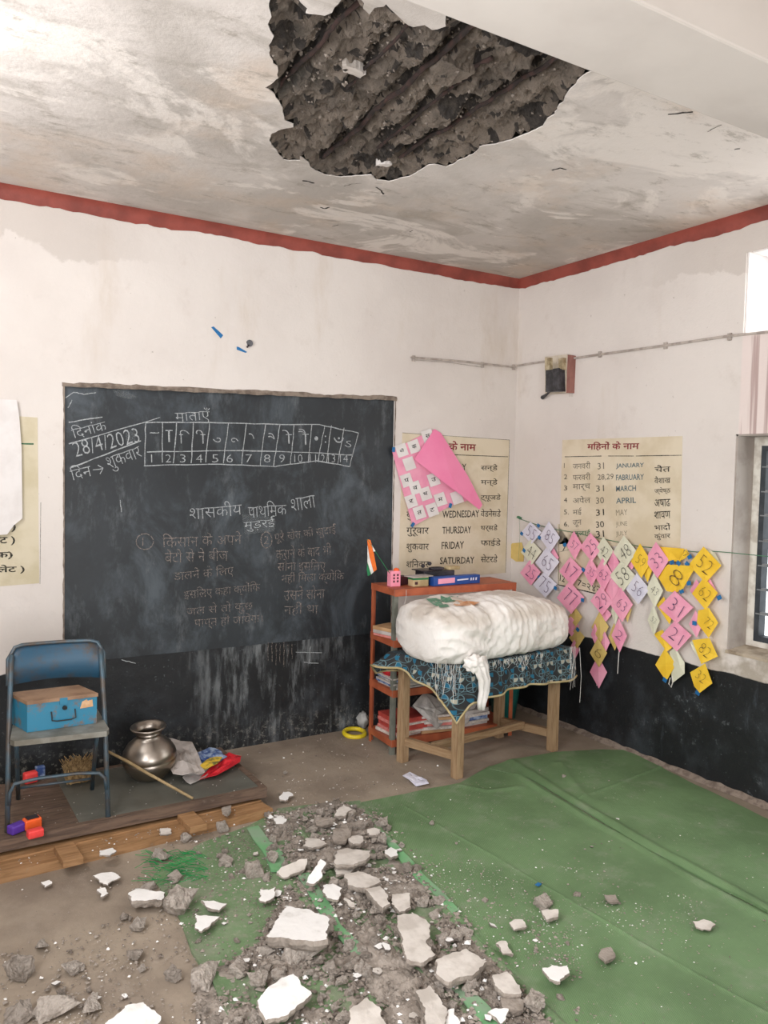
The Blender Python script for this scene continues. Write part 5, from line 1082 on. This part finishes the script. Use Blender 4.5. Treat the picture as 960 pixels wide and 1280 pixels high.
def ragstrip(pts, w, t_, mat='sack_white', name='sack_tail'):
    m_ = MB(); vs = []; k = len(pts)
    for i, p in enumerate(pts):
        for j in range(9):
            a_ = (j/8-.5); vs.append(p+ex*(a_*w[i]*(1+.1*nz((i, j, 0), 1.3)))+EY*(.012*math.sin(j*2.2+i*.6)-.02*(1-abs(a_)*2)))
    m_.add(vs, [(i*9+j, i*9+j+1, i*9+10+j, i*9+9+j) for i in range(k-1) for j in range(8)]); o_ = m_.build(name, mat, t_, True); s__ = o_.modifiers.new('thickness', 'SOLIDIFY'); s__.thickness = .003; return o_
front = -HD-.02
ragstrip([bs(-.33, front-.01, .05), bs(-.315, front-.035, .0), bs(-.30, front-.05, -.06), bs(-.30, front-.05, -.12), bs(-.315, front-.05, -.17), bs(-.32, front-.045, -.21)], [.13, .10, .07, .055, .05, .035], bl_)
m = MB(); kc = bs(-.34, front-.015, .02)
bm = bmesh.new(); bmesh.ops.create_icosphere(bm, subdivisions=4, radius=1)
m.add([kc+Vector((v.co.x*.055, v.co.y*.035, v.co.z*.04))+v.co*(.004*math.sin(5*math.atan2(v.co.z, v.co.x)+3*v.co.y)+.016*nz(v.co, 2.2)+.008*nz(v.co, 5)) for v in bm.verts], [[v.index for v in f.verts] for f in bm.faces]); bm.free(); m.build('knot', 'sack_white', bl_, True)
m = MB(); random.seed(5)
for i in range(70):
    if i < 22: u_ = rnd(-.47, -.36); b_ = -.2+rnd(0, .15); L_ = rnd(.06, .2); st_ = bs(u_-.035, b_-.06, .02)
    elif i < 60: u_ = rnd(-.3, .2); L_ = rnd(.015, .08); st_ = bs(u_, front+.012, .012)
    else: u_ = rnd(.40, .46); L_ = rnd(.05, .25); st_ = bs(u_, front+.01, .015)
    pp = [st_+Vector((rnd(-.008, .008), -.014+rnd(-.008, 0), -L_*k/4)) for k in range(5)]; m.tube(pp, .0008, 3)
m.tube([bs(.45, front-.03, .01), bs(.46, front-.04, -.15), bs(.455, front-.04, -.30)], .0012, 3)
o = m.build('loose_threads', 'white_string', bl_); o['kind'] = 'stuff'
# print on the top of the sack, following its surface
so_ = next(c for c in bl_.children if c.name == 'sack'); me = so_.data
from mathutils.bvhtree import BVHTree
bvh = BVHTree.FromPolygons([v.co for v in me.vertices], [p.vertices for p in me.polygons]); oo = Vector(bl_['_org'])
def on_sack(pl, mat, name):
    pts_ = []; P2 = []
    for x, y in pl:
        h_ = bvh.ray_cast(EYE-oo, ray(x, y).normalized())
        if h_[0] is None: continue
        P2.append(h_[0]+oo)
    if len(P2) < 3: return
    cen_ = sum(P2, Vector())/len(P2); n_ = len(P2); rings = []
    K2 = 6
    for k in range(K2+1):
        for i in range(n_):
            q_ = cen_.lerp(P2[i], k/K2); h_ = bvh.find_nearest(q_-oo); n1 = h_[1] if h_[1].dot(EYE-h_[0]-oo) > 0 else -h_[1]; rings.append(h_[0]+oo+n1*.003)
    m_ = MB(); m_.add(rings, [(k*n_+i, (k+1)*n_+i, (k+1)*n_+(i+1) % n_, k*n_+(i+1) % n_) for k in range(K2) for i in range(n_)]); m_.build(name, mat, bl_, True)
on_sack([(532, 749), (545, 748), (556, 752), (562, 759), (550, 760), (541, 756)], 'sack_print_green', 'printed_mark')
on_sack([(551, 745), (563, 743), (573, 746), (569, 752), (557, 754), (551, 750)], 'sack_print_green', 'printed_mark')
on_sack([(560, 752), (575, 751), (600, 753), (592, 757), (570, 758)], 'sack_print_orange', 'printed_mark')

# ================================================================== FALLEN PLASTER
random.seed(21)
MATZ = .009
def slab(px, z_top, thick, label, face='lime_face', body='mortar', tilt=None, name='plaster_slab', group='large fallen plaster slabs'):
    thick *= .72
    P = [fl(x, y, z_top) for x, y in px]; n_ = len(P)
    pts_ = []
    for i in range(n_):
        a_, b_ = P[i], P[(i+1) % n_]; k = max(2, int((b_-a_).length/.007)); nn = Vector((-(b_-a_).y, (b_-a_).x, 0)).normalized()
        for j in range(k): q_ = a_.lerp(b_, j/k); pts_.append(q_+nn*(min(1, (b_-a_).length/.06)*.011*nz(q_, 28)+.005*nz(q_, 75)+.002*nz(q_, 190)))
    N = len(pts_); cen_ = sum(pts_, Vector())/N; T = tilt or (rnd(-.06, .06), rnd(-.06, .06))
    def tz(q_): return T[0]*(q_.x-cen_.x)+T[1]*(q_.y-cen_.y)
    m_ = MB(); rings = []
    for sc, zz in ((.5, 0), (1, 0), (1.03, -.35), (.97, -.7), (.85, -1)):
        for q_ in pts_:
            w = cen_+(q_-cen_)*sc; e = .004*nz(w, 60, zz*5)
            rings.append(Vector((w.x+(e if zz < 0 else 0), w.y+(e if zz < 0 else 0), max(.002, z_top+tz(w)+zz*thick+(.0015*nz(w, 30) if zz == 0 else .004*nz(w, 50))))))
    top = cen_.copy()
    m_.add([top], [], face); 
    V0 = [top]+rings+[Vector((cen_.x, cen_.y, max(.001, z_top-thick)))]
    m_ = MB(); m_._m(face); m_._m(body)
    fs_t = [(0, 1+i, 1+(i+1) % N) for i in range(N)]+[(1+i, 1+N+i, 1+N+(i+1) % N, 1+(i+1) % N) for i in range(N)]
    fs_b = [(1+r_*N+i, 1+(r_+1)*N+i, 1+(r_+1)*N+(i+1) % N, 1+r_*N+(i+1) % N) for r_ in (1, 2, 3) for i in range(N)]+[(1+4*N+i, 1+5*N, 1+4*N+(i+1) % N) for i in range(N)]
    m_.v = V0; m_.f = [list(f) for f in fs_t+fs_b]; m_.mi = [0]*len(fs_t)+[1]*len(fs_b)
    return alone(m_, name, label, 'plaster piece', group=group)
GL = 'lime_face_grey'
slabs = [
 ([(358, 1126), (388, 1132), (411, 1147), (409, 1182), (370, 1180), (334, 1172), (350, 1137)], .075, .06, 'largest bright white slab, square, in the middle of the rubble', 'lime_face', (-.02, -.12)),
 ([(366, 1217), (389, 1240), (360, 1267), (332, 1276), (322, 1252), (330, 1237)], .05, .035, 'bright white slab with small pits at the front of the rubble', 'lime_face', None),
 ([(132, 1279), (160, 1256), (177, 1254), (201, 1271), (195, 1288), (140, 1292)], .04, .025, 'white slab cut by the bottom edge of the picture at the left', 'lime_face', None),
 ([(430, 1292), (438, 1262), (458, 1248), (478, 1262), (487, 1292)], .05, .035, 'cream slab with a peaked outline at the bottom edge', GL, None),
 ([(116, 1094), (140, 1090), (151, 1097), (140, 1101), (133, 1107)], .02, .012, 'kite-shaped white chip on the bare floor before the plank', 'lime_face', None),
 ([(161, 1115), (170, 1109), (204, 1116), (202, 1126), (165, 1126)], .045, .04, 'white-faced slab with thick mortar beside the round grey lump', 'lime_face', None),
 ([(252, 1125), (285, 1129), (274, 1138), (260, 1134)], .03, .018, 'pointed white chip right of the round grey lump', 'lime_face', None),
 ([(245, 1143), (275, 1146), (252, 1165), (245, 1160)], .03, .018, 'triangular white chip in front of the pointed one', 'lime_face', None),
 ([(325, 1111), (336, 1113), (345, 1109), (343, 1120), (332, 1128), (322, 1123)], .03, .02, 'small white slab behind the largest white slab', 'lime_face', None),
 ([(345, 1089), (372, 1078), (385, 1077), (380, 1086), (355, 1093)], .035, .02, 'thin grey leaf of plaster standing at a slant', GL, (.1, .25)),
 ([(382, 1047), (400, 1047), (409, 1055), (390, 1061), (381, 1057)], .035, .02, 'pale grey slab at the upper left of the heap', GL, None),
 ([(419, 1012), (430, 1007), (439, 1012), (432, 1019), (419, 1018)], .035, .03, 'pale slab at the far tip of the heap', GL, None),
 ([(394, 1025), (408, 1022), (421, 1023), (418, 1030), (395, 1031)], .03, .025, 'flat grey slab near the far tip of the heap', 'mortar', None),
 ([(418, 1068), (423, 1060), (432, 1058), (462, 1063), (463, 1072), (442, 1083), (420, 1082)], .06, .035, 'big pale slab lying on top of the heap', GL, (0, -.1)),
 ([(432, 1095), (448, 1087), (475, 1097), (474, 1104), (452, 1111), (434, 1108)], .05, .035, 'cracked pale slab in front of the big one on the heap', GL, None),
 ([(457, 1111), (476, 1105), (488, 1130), (478, 1137), (466, 1124)], .05, .035, 'long pale slab touching the cracked one', GL, None),
 ([(490, 1118), (510, 1117), (514, 1134), (500, 1139), (490, 1130)], .035, .025, 'pale five-sided slab alone at the edge of the heap', GL, None),
 ([(497, 1146), (517, 1140), (537, 1155), (534, 1174), (545, 1192), (526, 1202), (508, 1199), (502, 1172)], .045, .035, 'tall pale slab with a wavy edge right of the largest white slab', GL, None),
 ([(543, 1203), (560, 1193), (581, 1187), (607, 1199), (595, 1213), (560, 1229), (547, 1219)], .055, .04, 'pale lozenge slab with thick grey edges near the front', GL, None),
 ([(616, 1219), (633, 1215), (651, 1231), (651, 1242), (630, 1241), (617, 1231)], .045, .03, 'brownish pale slab right of the lozenge slab', GL, None),
 ([(625, 1246), (645, 1247), (658, 1251), (651, 1263), (630, 1260)], .03, .025, 'grey slab just in front of the brownish one', 'mortar', None),
 ([(521, 1238), (537, 1228), (545, 1240), (553, 1250), (559, 1266), (555, 1294), (530, 1294), (531, 1262)], .045, .03, 'upright pale strip slab at the bottom edge', GL, None),
 ([(556, 1266), (566, 1260), (580, 1292), (556, 1294)], .04, .02, 'white chip wedged against the upright strip slab', 'lime_face', None),
 ([(609, 1264), (620, 1260), (634, 1261), (632, 1273), (625, 1280)], .03, .018, 'small bright white chip at the bottom near the green strip', 'lime_face', None),
 ([(636, 1153), (644, 1149), (654, 1150), (658, 1158), (642, 1162)], .025, .015, 'pale flat chip alone on the middle mat', GL, None),
 ([(677, 1139), (684, 1136), (697, 1137), (697, 1145), (683, 1149)], .03, .018, 'pale chip in front of the dark lump on the mat', GL, None),
 ([(619, 1178), (630, 1177), (642, 1192), (630, 1191)], .025, .015, 'thin slanted pale chip on the mat edge', GL, None),
 ([(679, 1211), (690, 1206), (702, 1208), (709, 1205), (712, 1216), (700, 1228), (686, 1224)], .035, .02, 'cream saucer-like chip on the mat at the front right', 'lime_face', None),
 ([(750, 1185), (765, 1183), (769, 1196), (757, 1202), (750, 1195)], .025, .02, 'lone grey pebble-like piece right of the cream chip', 'mortar', None),
 ([(865, 1151), (880, 1149), (893, 1155), (887, 1162), (871, 1158)], .02, .012, 'pale shell-like chip farthest right on the mat', GL, None),
 ([(756, 1119), (770, 1117), (776, 1129), (762, 1127)], .02, .015, 'small grey pair of chips on the mat beside the blue scrap', 'mortar', None),
 ([(382, 1098), (400, 1080), (406, 1083), (402, 1095), (392, 1100)], .05, .02, 'bright white chip tilted against the heap', 'lime_face', (.2, .2)),
 ([(404, 1107), (416, 1104), (427, 1110), (422, 1125), (409, 1122)], .04, .02, 'bright white chip at the left foot of the cracked slab', 'lime_face', None),
 ([(430, 1122), (440, 1125), (444, 1135), (435, 1132)], .03, .015, 'small pale chip in front of the cracked slab', GL, None),
 ([(435, 1046), (446, 1042), (453, 1044), (451, 1055), (440, 1057)], .045, .03, 'pale chip behind the big slab on the heap', GL, None),
 ([(459, 1037), (468, 1035), (476, 1037), (475, 1042), (462, 1043)], .035, .02, 'pale flat chip at the right rim of the heap', GL, None),
 ([(342, 1023), (350, 1019), (357, 1024), (355, 1031), (345, 1030)], .03, .02, 'bright white chip by the end of the plank', 'lime_face', None),
 ([(348, 995), (354, 990), (362, 990), (367, 994), (357, 1000), (350, 999)], .02, .015, 'white chip alone on bare floor beyond the plank end', 'lime_face', None),
 ([(122, 1112), (132, 1109), (136, 1116), (127, 1121)], .02, .015, 'small white chip touching the kite-shaped one', 'lime_face', None),
 ([(51, 1103), (62, 1100), (65, 1104), (56, 1109)], .015, .012, 'small white chip at the front of the plank near the picture edge', 'lime_face', None),
 ([(480, 1063), (489, 1058), (497, 1062), (496, 1070), (488, 1073)], .03, .02, 'small white chip on the mat right of the heap', 'lime_face', None),
 ([(418, 1038), (433, 1033), (440, 1040), (432, 1050), (416, 1052)], .05, .03, 'layered grey slab in the upper heap', 'mortar', None),
 ([(418, 1085), (442, 1085), (436, 1094), (420, 1093)], .035, .02, 'grey slab under the front of the big heap slab', GL, None)]
for px, zt, th_, lab, fc_, tl_ in slabs: slab(px, zt+MATZ*.5, th_, lab, fc_, 'mortar' if fc_ != 'mortar' else 'mortar_dark', tl_)
slab([(125, 1063), (140, 1059), (147, 1064), (137, 1070), (126, 1069)], .056, .012, 'white chip lying on the wooden plank', 'lime_face')
slab([(200, 1036), (214, 1035), (214, 1041), (201, 1043)], .056, .012, 'grey chip lying on the plank left of its second cleat', GL)
slab([(278, 1009), (287, 1007), (290, 1014), (283, 1018), (278, 1014)], .07, .025, 'grey lump lying on the plank near its far end', 'mortar')

# lump shapes shared by many fragments
def lump_mesh(k, sub_, mat, flat):
    bm_ = bmesh.new(); random.seed(k*17+3)
    for i in range(15):
        a_ = rnd(0, 6.283); z_ = rnd(-1, 1); r_ = math.sqrt(1-z_*z_)*rnd(.8, 1.12); bm_.verts.new((r_*math.cos(a_), r_*math.sin(a_)*.8, z_))
    h_ = bmesh.ops.convex_hull(bm_, input=bm_.verts[:]); bmesh.ops.delete(bm_, geom=[g for g in h_['geom_interior'] if isinstance(g, bmesh.types.BMVert)], context='VERTS')
    bmesh.ops.subdivide_edges(bm_, edges=bm_.edges[:], cuts=sub_, use_grid_fill=True); bmesh.ops.triangulate(bm_, faces=bm_.faces[:])
    for v in bm_.verts:
        d = 1+.16*nz(v.co, 2.2, k*3.1)+.16*nz(v.co, 4.5, k*7.7)+.12*nz(v.co, 9, k)+.07*nz(v.co, 19, k); c_ = v.co*d; v.co = Vector((c_.x, c_.y, max(-.5, c_.z)*flat))
    bmesh.ops.recalc_face_normals(bm_, faces=bm_.faces[:]); me_ = bpy.data.meshes.new('fragment'); bm_.to_mesh(me_); bm_.free(); me_.materials.append(M[mat]); zm = min(v.co.z for v in me_.vertices)
    for v in me_.vertices: v.co.z -= zm
    return me_
lumps = [lump_mesh(k, 4, 'lump_mortar', f) for k, f in enumerate((.8, .6, .9, .5))]
lumpd = [lump_mesh(k+9, 4, 'lump_mortar_dark', f) for k, f in enumerate((.7, .5, .6))]
def flake_mesh(k, mat):
    random.seed(100+k); n_ = random.choice((4, 5, 6)); an = sorted(rnd(0, 6.28) if i else 0 for i in range(n_)); P = []
    an = [i*6.283/n_+rnd(-.35, .35) for i in range(n_)]
    P = [Vector((math.cos(a_)*rnd(.7, 1.1), math.sin(a_)*rnd(.5, .9), 0)) for a_ in an]; P = [q_ for i in range(n_) for q_ in (P[i], P[i].lerp(P[(i+1) % n_], .5)*rnd(.88, 1.08))]
    m_ = MB(); n2 = len(P); m_._m(mat); m_._m('mortar'); top = [q_+Vector((0, 0, .32+rnd(-.03, .03))) for q_ in P]; low = [q_*rnd(.85, 1.05) for q_ in P]
    m_.v = top+low; m_.f = [list(range(n2)), list(range(n2, 2*n2))[::-1]]+[[i, (i+1) % n2, n2+(i+1) % n2, n2+i] for i in range(n2)]; m_.mi = [0]+[1]*(n2+1)
    o_ = m_.build('flake_tmp', None, None); me_ = o_.data; bpy.data.objects.remove(o_); return me_
flakes_w = [flake_mesh(k, 'lime_face') for k in range(6)]; flakes_g = [flake_mesh(k+20, 'lime_face_grey') for k in range(5)]
def frag(me_, x, y, z, s_, name, label, cat, group, rx=0, ry=0, rz=0, sz=1):
    o_ = bpy.data.objects.new(name, me_); C.objects.link(o_); o_.location = (x, y, z); o_.scale = (s_, s_, s_*sz); o_.rotation_euler = (rx, ry, rz); return tag(o_, label, cat, group)
random.seed(33)
named = [(222, 1140, .072, 'round rough grey mortar lump, the largest of the heap', 0), (173, 1163, .034, 'small grey lump on bare floor in front of the white-faced slab', 0), (232, 1052, .030, 'upright grey lump against the edge of the plank', 0), (318, 1097, .050, 'rounded grey lump on the torn mat behind the small white slab', 2), (283, 1080, .042, 'curved grey lump on the torn mat near the plank', 1), (88, 1215, .04, 'lone grey-white lump on the bare floor at the left', 1),
         (24, 1222, .062, 'dark broken lump at the left picture edge', 3), (113, 1262, .045, 'slanted brown-grey shard at the front left', 3), (255, 1228, .07, 'long flat mortar lump left of the pitted slab', 3), (300, 1215, .045, 'flat mortar lump behind the pitted slab', 1), (376, 1200, .075, 'thick mortar block under the largest white slab', 3), (435, 1190, .03, 'loose mortar lump at the end of the bright green strip', 2), (681, 1133, .048, 'dark grey lump on the middle mat behind a pale chip', 1), (451, 1218, .032, 'grey lump right of the thick mortar block', 0),
         (529, 1133, .030, 'round grey lump right of the five-sided slab', 0), (556, 1180, .045, 'flat brown-grey lump behind the lozenge slab', 3), (583, 1172, .035, 'pale flattish lump above the lozenge slab', 1), (200, 1075, .05, 'craggy dark lump at the edge of the plank', 3), (70, 1268, .07, 'broad dark lump in the front left corner', 3), (22, 1276, .05, 'dark lump at the bottom left corner', 2), (220, 1100, .04, 'grey lump behind the largest round lump', 1), (415, 1215, .04, 'low lump between the two big white slabs', 3)]
for x, y, s_, lab, k in named:
    p = fl(x, y, 0); frag((lumps+lumpd)[k] if x > 60 else lumpd[k % 3], p.x, p.y, .003, s_, 'mortar_lump', lab, 'plaster piece', 'large mortar lumps', rz=rnd(0, 6))
# scattered pieces
heap = [fl(x, y)[:2] for x, y in ((330, 1025), (420, 1000), (480, 1025), (500, 1070), (570, 1140), (660, 1240), (700, 1300), (250, 1310), (240, 1230), (320, 1180), (360, 1110), (330, 1070))]
mid_ = [fl(x, y)[:2] for x, y in ((190, 1060), (330, 1020), (470, 1010), (560, 1100), (720, 1180), (760, 1320), (-40, 1320), (-20, 1200), (150, 1150), (170, 1100))]
wide = [fl(x, y)[:2] for x, y in ((-60, 1125), (340, 1025), (345, 960), (560, 985), (760, 950), (960, 1060), (1000, 1330), (-100, 1330))]
def pick(poly):
    X0, X1 = min(p[0] for p in poly), max(p[0] for p in poly); Y0, Y1 = min(p[1] for p in poly), max(p[1] for p in poly)
    while True:
        x, y = rnd(X0, X1), rnd(Y0, Y1)
        if inside(x, y, poly): return x, y
anchors = [(*fl(px_, py_)[:2], n_) for px_, py_, n_ in ((372, 1155, 'the largest white slab'), (358, 1245, 'the pitted white slab'), (458, 1262, 'the peaked cream slab'), (182, 1118, 'the largest round lump'),
 (440, 1070, 'the big pale slab atop the heap'), (453, 1100, 'the cracked pale slab'), (502, 1127, 'the five-sided pale slab'), (520, 1170, 'the tall wavy pale slab'), (575, 1208, 'the lozenge slab'),
 (633, 1232, 'the brownish front slab'), (540, 1260, 'the upright strip slab'), (430, 1013, 'the far tip of the heap'), (365, 1085, 'the slanted leaf of plaster'), (333, 1118, 'the small slab behind the largest'),
 (255, 1228, 'the long flat lump'), (350, 1030, 'the end of the plank'), (262, 1150, 'the triangular white chip'), (160, 1262, 'the white slab cut by the picture edge'), (88, 1215, 'the lone lump at the left'), (400, 1125, 'the bright chip left of the cracked slab'), (310, 1085, 'the rounded lump on the torn mat'))]
def where(x, y):
    d_, n_ = min((math.hypot(x-a_[0], y-a_[1]), a_[2]) for a_ in anchors)
    if d_ < .30: return 'near '+n_, n_
    if x > 1.75 and y < 3.2: return 'on the middle mat right of the rubble heap', 'right'
    if inside(x, y, heap): return 'in the rubble heap between the slabs', 'heap'
    if x < .75: return 'on the bare floor at the left', 'left'
    return 'on the torn mat left of the rubble heap' if y < 3.3 else 'on the floor beyond the plank end', 'torn' if y < 3.3 else 'far'
def where_s(x, y, s_, kind): 
    w_, k_ = where(x, y); sz_ = 'larger' if s_ > (.024 if kind == 'mortar' else .014) else 'small'
    return sz_, w_
for i in range(280):
    r_ = rnd(0, 1); x, y = pick(heap if r_ < .58 else mid_ if r_ < .9 else wide)
    s_ = (.008+.030*rnd(0, 1)**1.6)*(1 if r_ < .9 else .5); k_ = random.randrange(7); dk_ = k_ > 3; sz_, w_ = where_s(x, y, s_, 'mortar')
    frag((lumps+lumpd)[k_], x, y, rnd(.004, .02 if r_ < .58 else .008), s_, 'mortar_fragment', f"{sz_} {'darker' if dk_ else 'pale'} grey mortar fragment {w_}", 'plaster piece', f"{sz_} {'darker' if dk_ else 'pale'} mortar fragments {w_}", rnd(-.3, .3), rnd(-.3, .3), rnd(0, 6.3))
for i in range(110):
    r_ = rnd(0, 1); x, y = pick(heap if r_ < .5 else mid_ if r_ < .78 else wide); s_ = (.005+.017*rnd(0, 1)**1.5)*(1 if r_ < .78 else .6); w1_ = rnd(0, 1) < .6; sz_, w_ = where_s(x, y, s_, 'flake')
    frag(random.choice(flakes_w if w1_ else flakes_g), x, y, rnd(.008, .03 if r_ < .5 else .01), s_, 'plaster_flake', f"{sz_} {'bright white' if w1_ else 'dull grey'} plaster flake {w_}", 'plaster piece', f"{sz_} {'white' if w1_ else 'grey'} plaster flakes {w_}", rnd(-.25, .25), rnd(-.25, .25), rnd(0, 6.3))
# bits of dirt on the floor too small to count
m = MB(); random.seed(40)
m._m('mortar'); m._m('lime_face'); m._m('mortar_dark')
octf = [(0, 1, 4), (1, 2, 4), (2, 3, 4), (3, 0, 4), (1, 0, 5), (2, 1, 5), (3, 2, 5), (0, 3, 5)]
def bit(x, y, z, s_, k):
    R = Matrix.Rotation(rnd(0, 6), 3, 'Z'); o = len(m.v); q_ = [(rnd(.6, 1.3)*s_, 0, 0), (0, rnd(.6, 1.3)*s_, 0), (-rnd(.6, 1.3)*s_, 0, 0), (0, -rnd(.6, 1.3)*s_, 0), (0, 0, s_*rnd(.4, .8)), (0, 0, -s_*.4)]
    m.v += [Vector((x, y, z+s_*.3))+R @ Vector(a_) for a_ in q_]; m.f += [[o+i for i in f] for f in octf]; m.mi += [k]*8
for i in range(30000):
    r_ = rnd(0, 1)
    if r_ < .55: x, y = pick(heap); s_ = abs(random.gauss(0, .0052))+.0014; z = abs(random.gauss(0, .010))
    elif r_ < .84: x, y = pick(mid_); s_ = abs(random.gauss(0, .003))+.001; z = .006
    else: x, y = pick(wide); s_ = abs(random.gauss(0, .0017))+.0008; z = .008
    if nz((x, y, 0), 5, 3)+rnd(-.3, .3) < -.12: continue
    bit(x, y, z, s_, 1 if rnd(0, 1) < .07 else (2 if rnd(0, 1) < .35 else 0))
fan = [fl(x, y)[:2] for x, y in ((470, 1030), (560, 1075), (760, 1090), (880, 1130), (860, 1190), (720, 1230), (620, 1210), (540, 1120))]
for i in range(3500):
    x, y = pick(fan)
    if nz((x, y, 0), 4, 3)+rnd(-.35, .35) > -.05: bit(x, y, .009, abs(random.gauss(0, .0016))+.0007, 1 if rnd(0, 1) < .2 else 0)
back_floor = [fl(x, y)[:2] for x, y in ((345, 985), (300, 940), (460, 915), (560, 960), (520, 985), (350, 1010))]
for i in range(220): x, y = pick(back_floor); bit(x, y, .001, abs(random.gauss(0, .003))+.001, random.choice((0, 1, 2)))
for i in range(160): u_, v_ = rnd(0, 1), rnd(.03, .95); p = fL+(fR-fL)*u_+ub*(dep*v_); bit(p.x, p.y, ZB, rnd(.0008, .003), random.choice((0, 1)))
for i in range(90): p = a.lerp(b, rnd(0, 1)) if False else fl(rnd(0, 335), 1060, 0); k_ = rnd(.1, .95); q_ = (fl(-60, 1120, 0)).lerp(fl(341, 1021, 0), k_)+vv_*rnd(.01, .09); bit(q_.x, q_.y, PH, rnd(.001, .005), random.choice((0, 1)))
tag(alone(m, 'rubble_grit', 'fine grey grit and crumbs strewn over the floor and mats', 'rubble', org=(1.2, 2.4, 0)), kind='stuff')
# low mound of crushed mortar under the slabs
m = MB(); W = [Vector(p) for p in heap]; X0, X1 = min(p[0] for p in heap), max(p[0] for p in heap); Y0, Y1 = min(p[1] for p in heap), max(p[1] for p in heap); s_ = .012
nx_, ny_ = int((X1-X0)/s_)+1, int((Y1-Y0)/s_)+1; idx = {}
def hz(x, y):
    d = min(math.hypot(x-p.x, y-p.y) if False else dseg(x, y, A_, B_) for A_, B_ in HE); k_ = min(1, d/.12)
    return k_*(.003+.020*nz((x, y, 0), 5, 3)+.014*nz((x, y, 0), 14, 2)+.009*nz((x, y, 0), 36, 1)+.006*nz((x, y, 0), 80, 7))
HE = [(Vector((*heap[i], 0)), Vector((*heap[(i+1) % len(heap)], 0))) for i in range(len(heap))]
vs_ = []
for j in range(ny_+1):
    for i in range(nx_+1):
        x, y = X0+i*s_, Y0+j*s_
        vs_.append((x, y, hz(x, y)+.006 if inside(x, y, heap) else -.02))
F_ = []
for j in range(ny_):
    for i in range(nx_):
        q_ = [j*(nx_+1)+i, j*(nx_+1)+i+1, (j+1)*(nx_+1)+i+1, (j+1)*(nx_+1)+i]
        if all(vs_[k][2] > -.01 for k in q_): F_.append(q_)
m.add(vs_, F_); tag(alone(m, 'crushed_mortar', 'uneven bed of crushed grey mortar under the slabs', 'rubble', 'mortar', org=(1.2, 2.4, 0)), kind='stuff')
block_px(673, 1106, .012, (.022, .016, .003), .3, 'blue_tape', 'blue_scrap', 'tiny bright blue scrap lying on the middle mat', 'scrap', 0)
if _font_obj: bpy.data.objects.remove(_font_obj)
for o in list(bpy.data.objects):
    if '_org' in o: del o['_org']
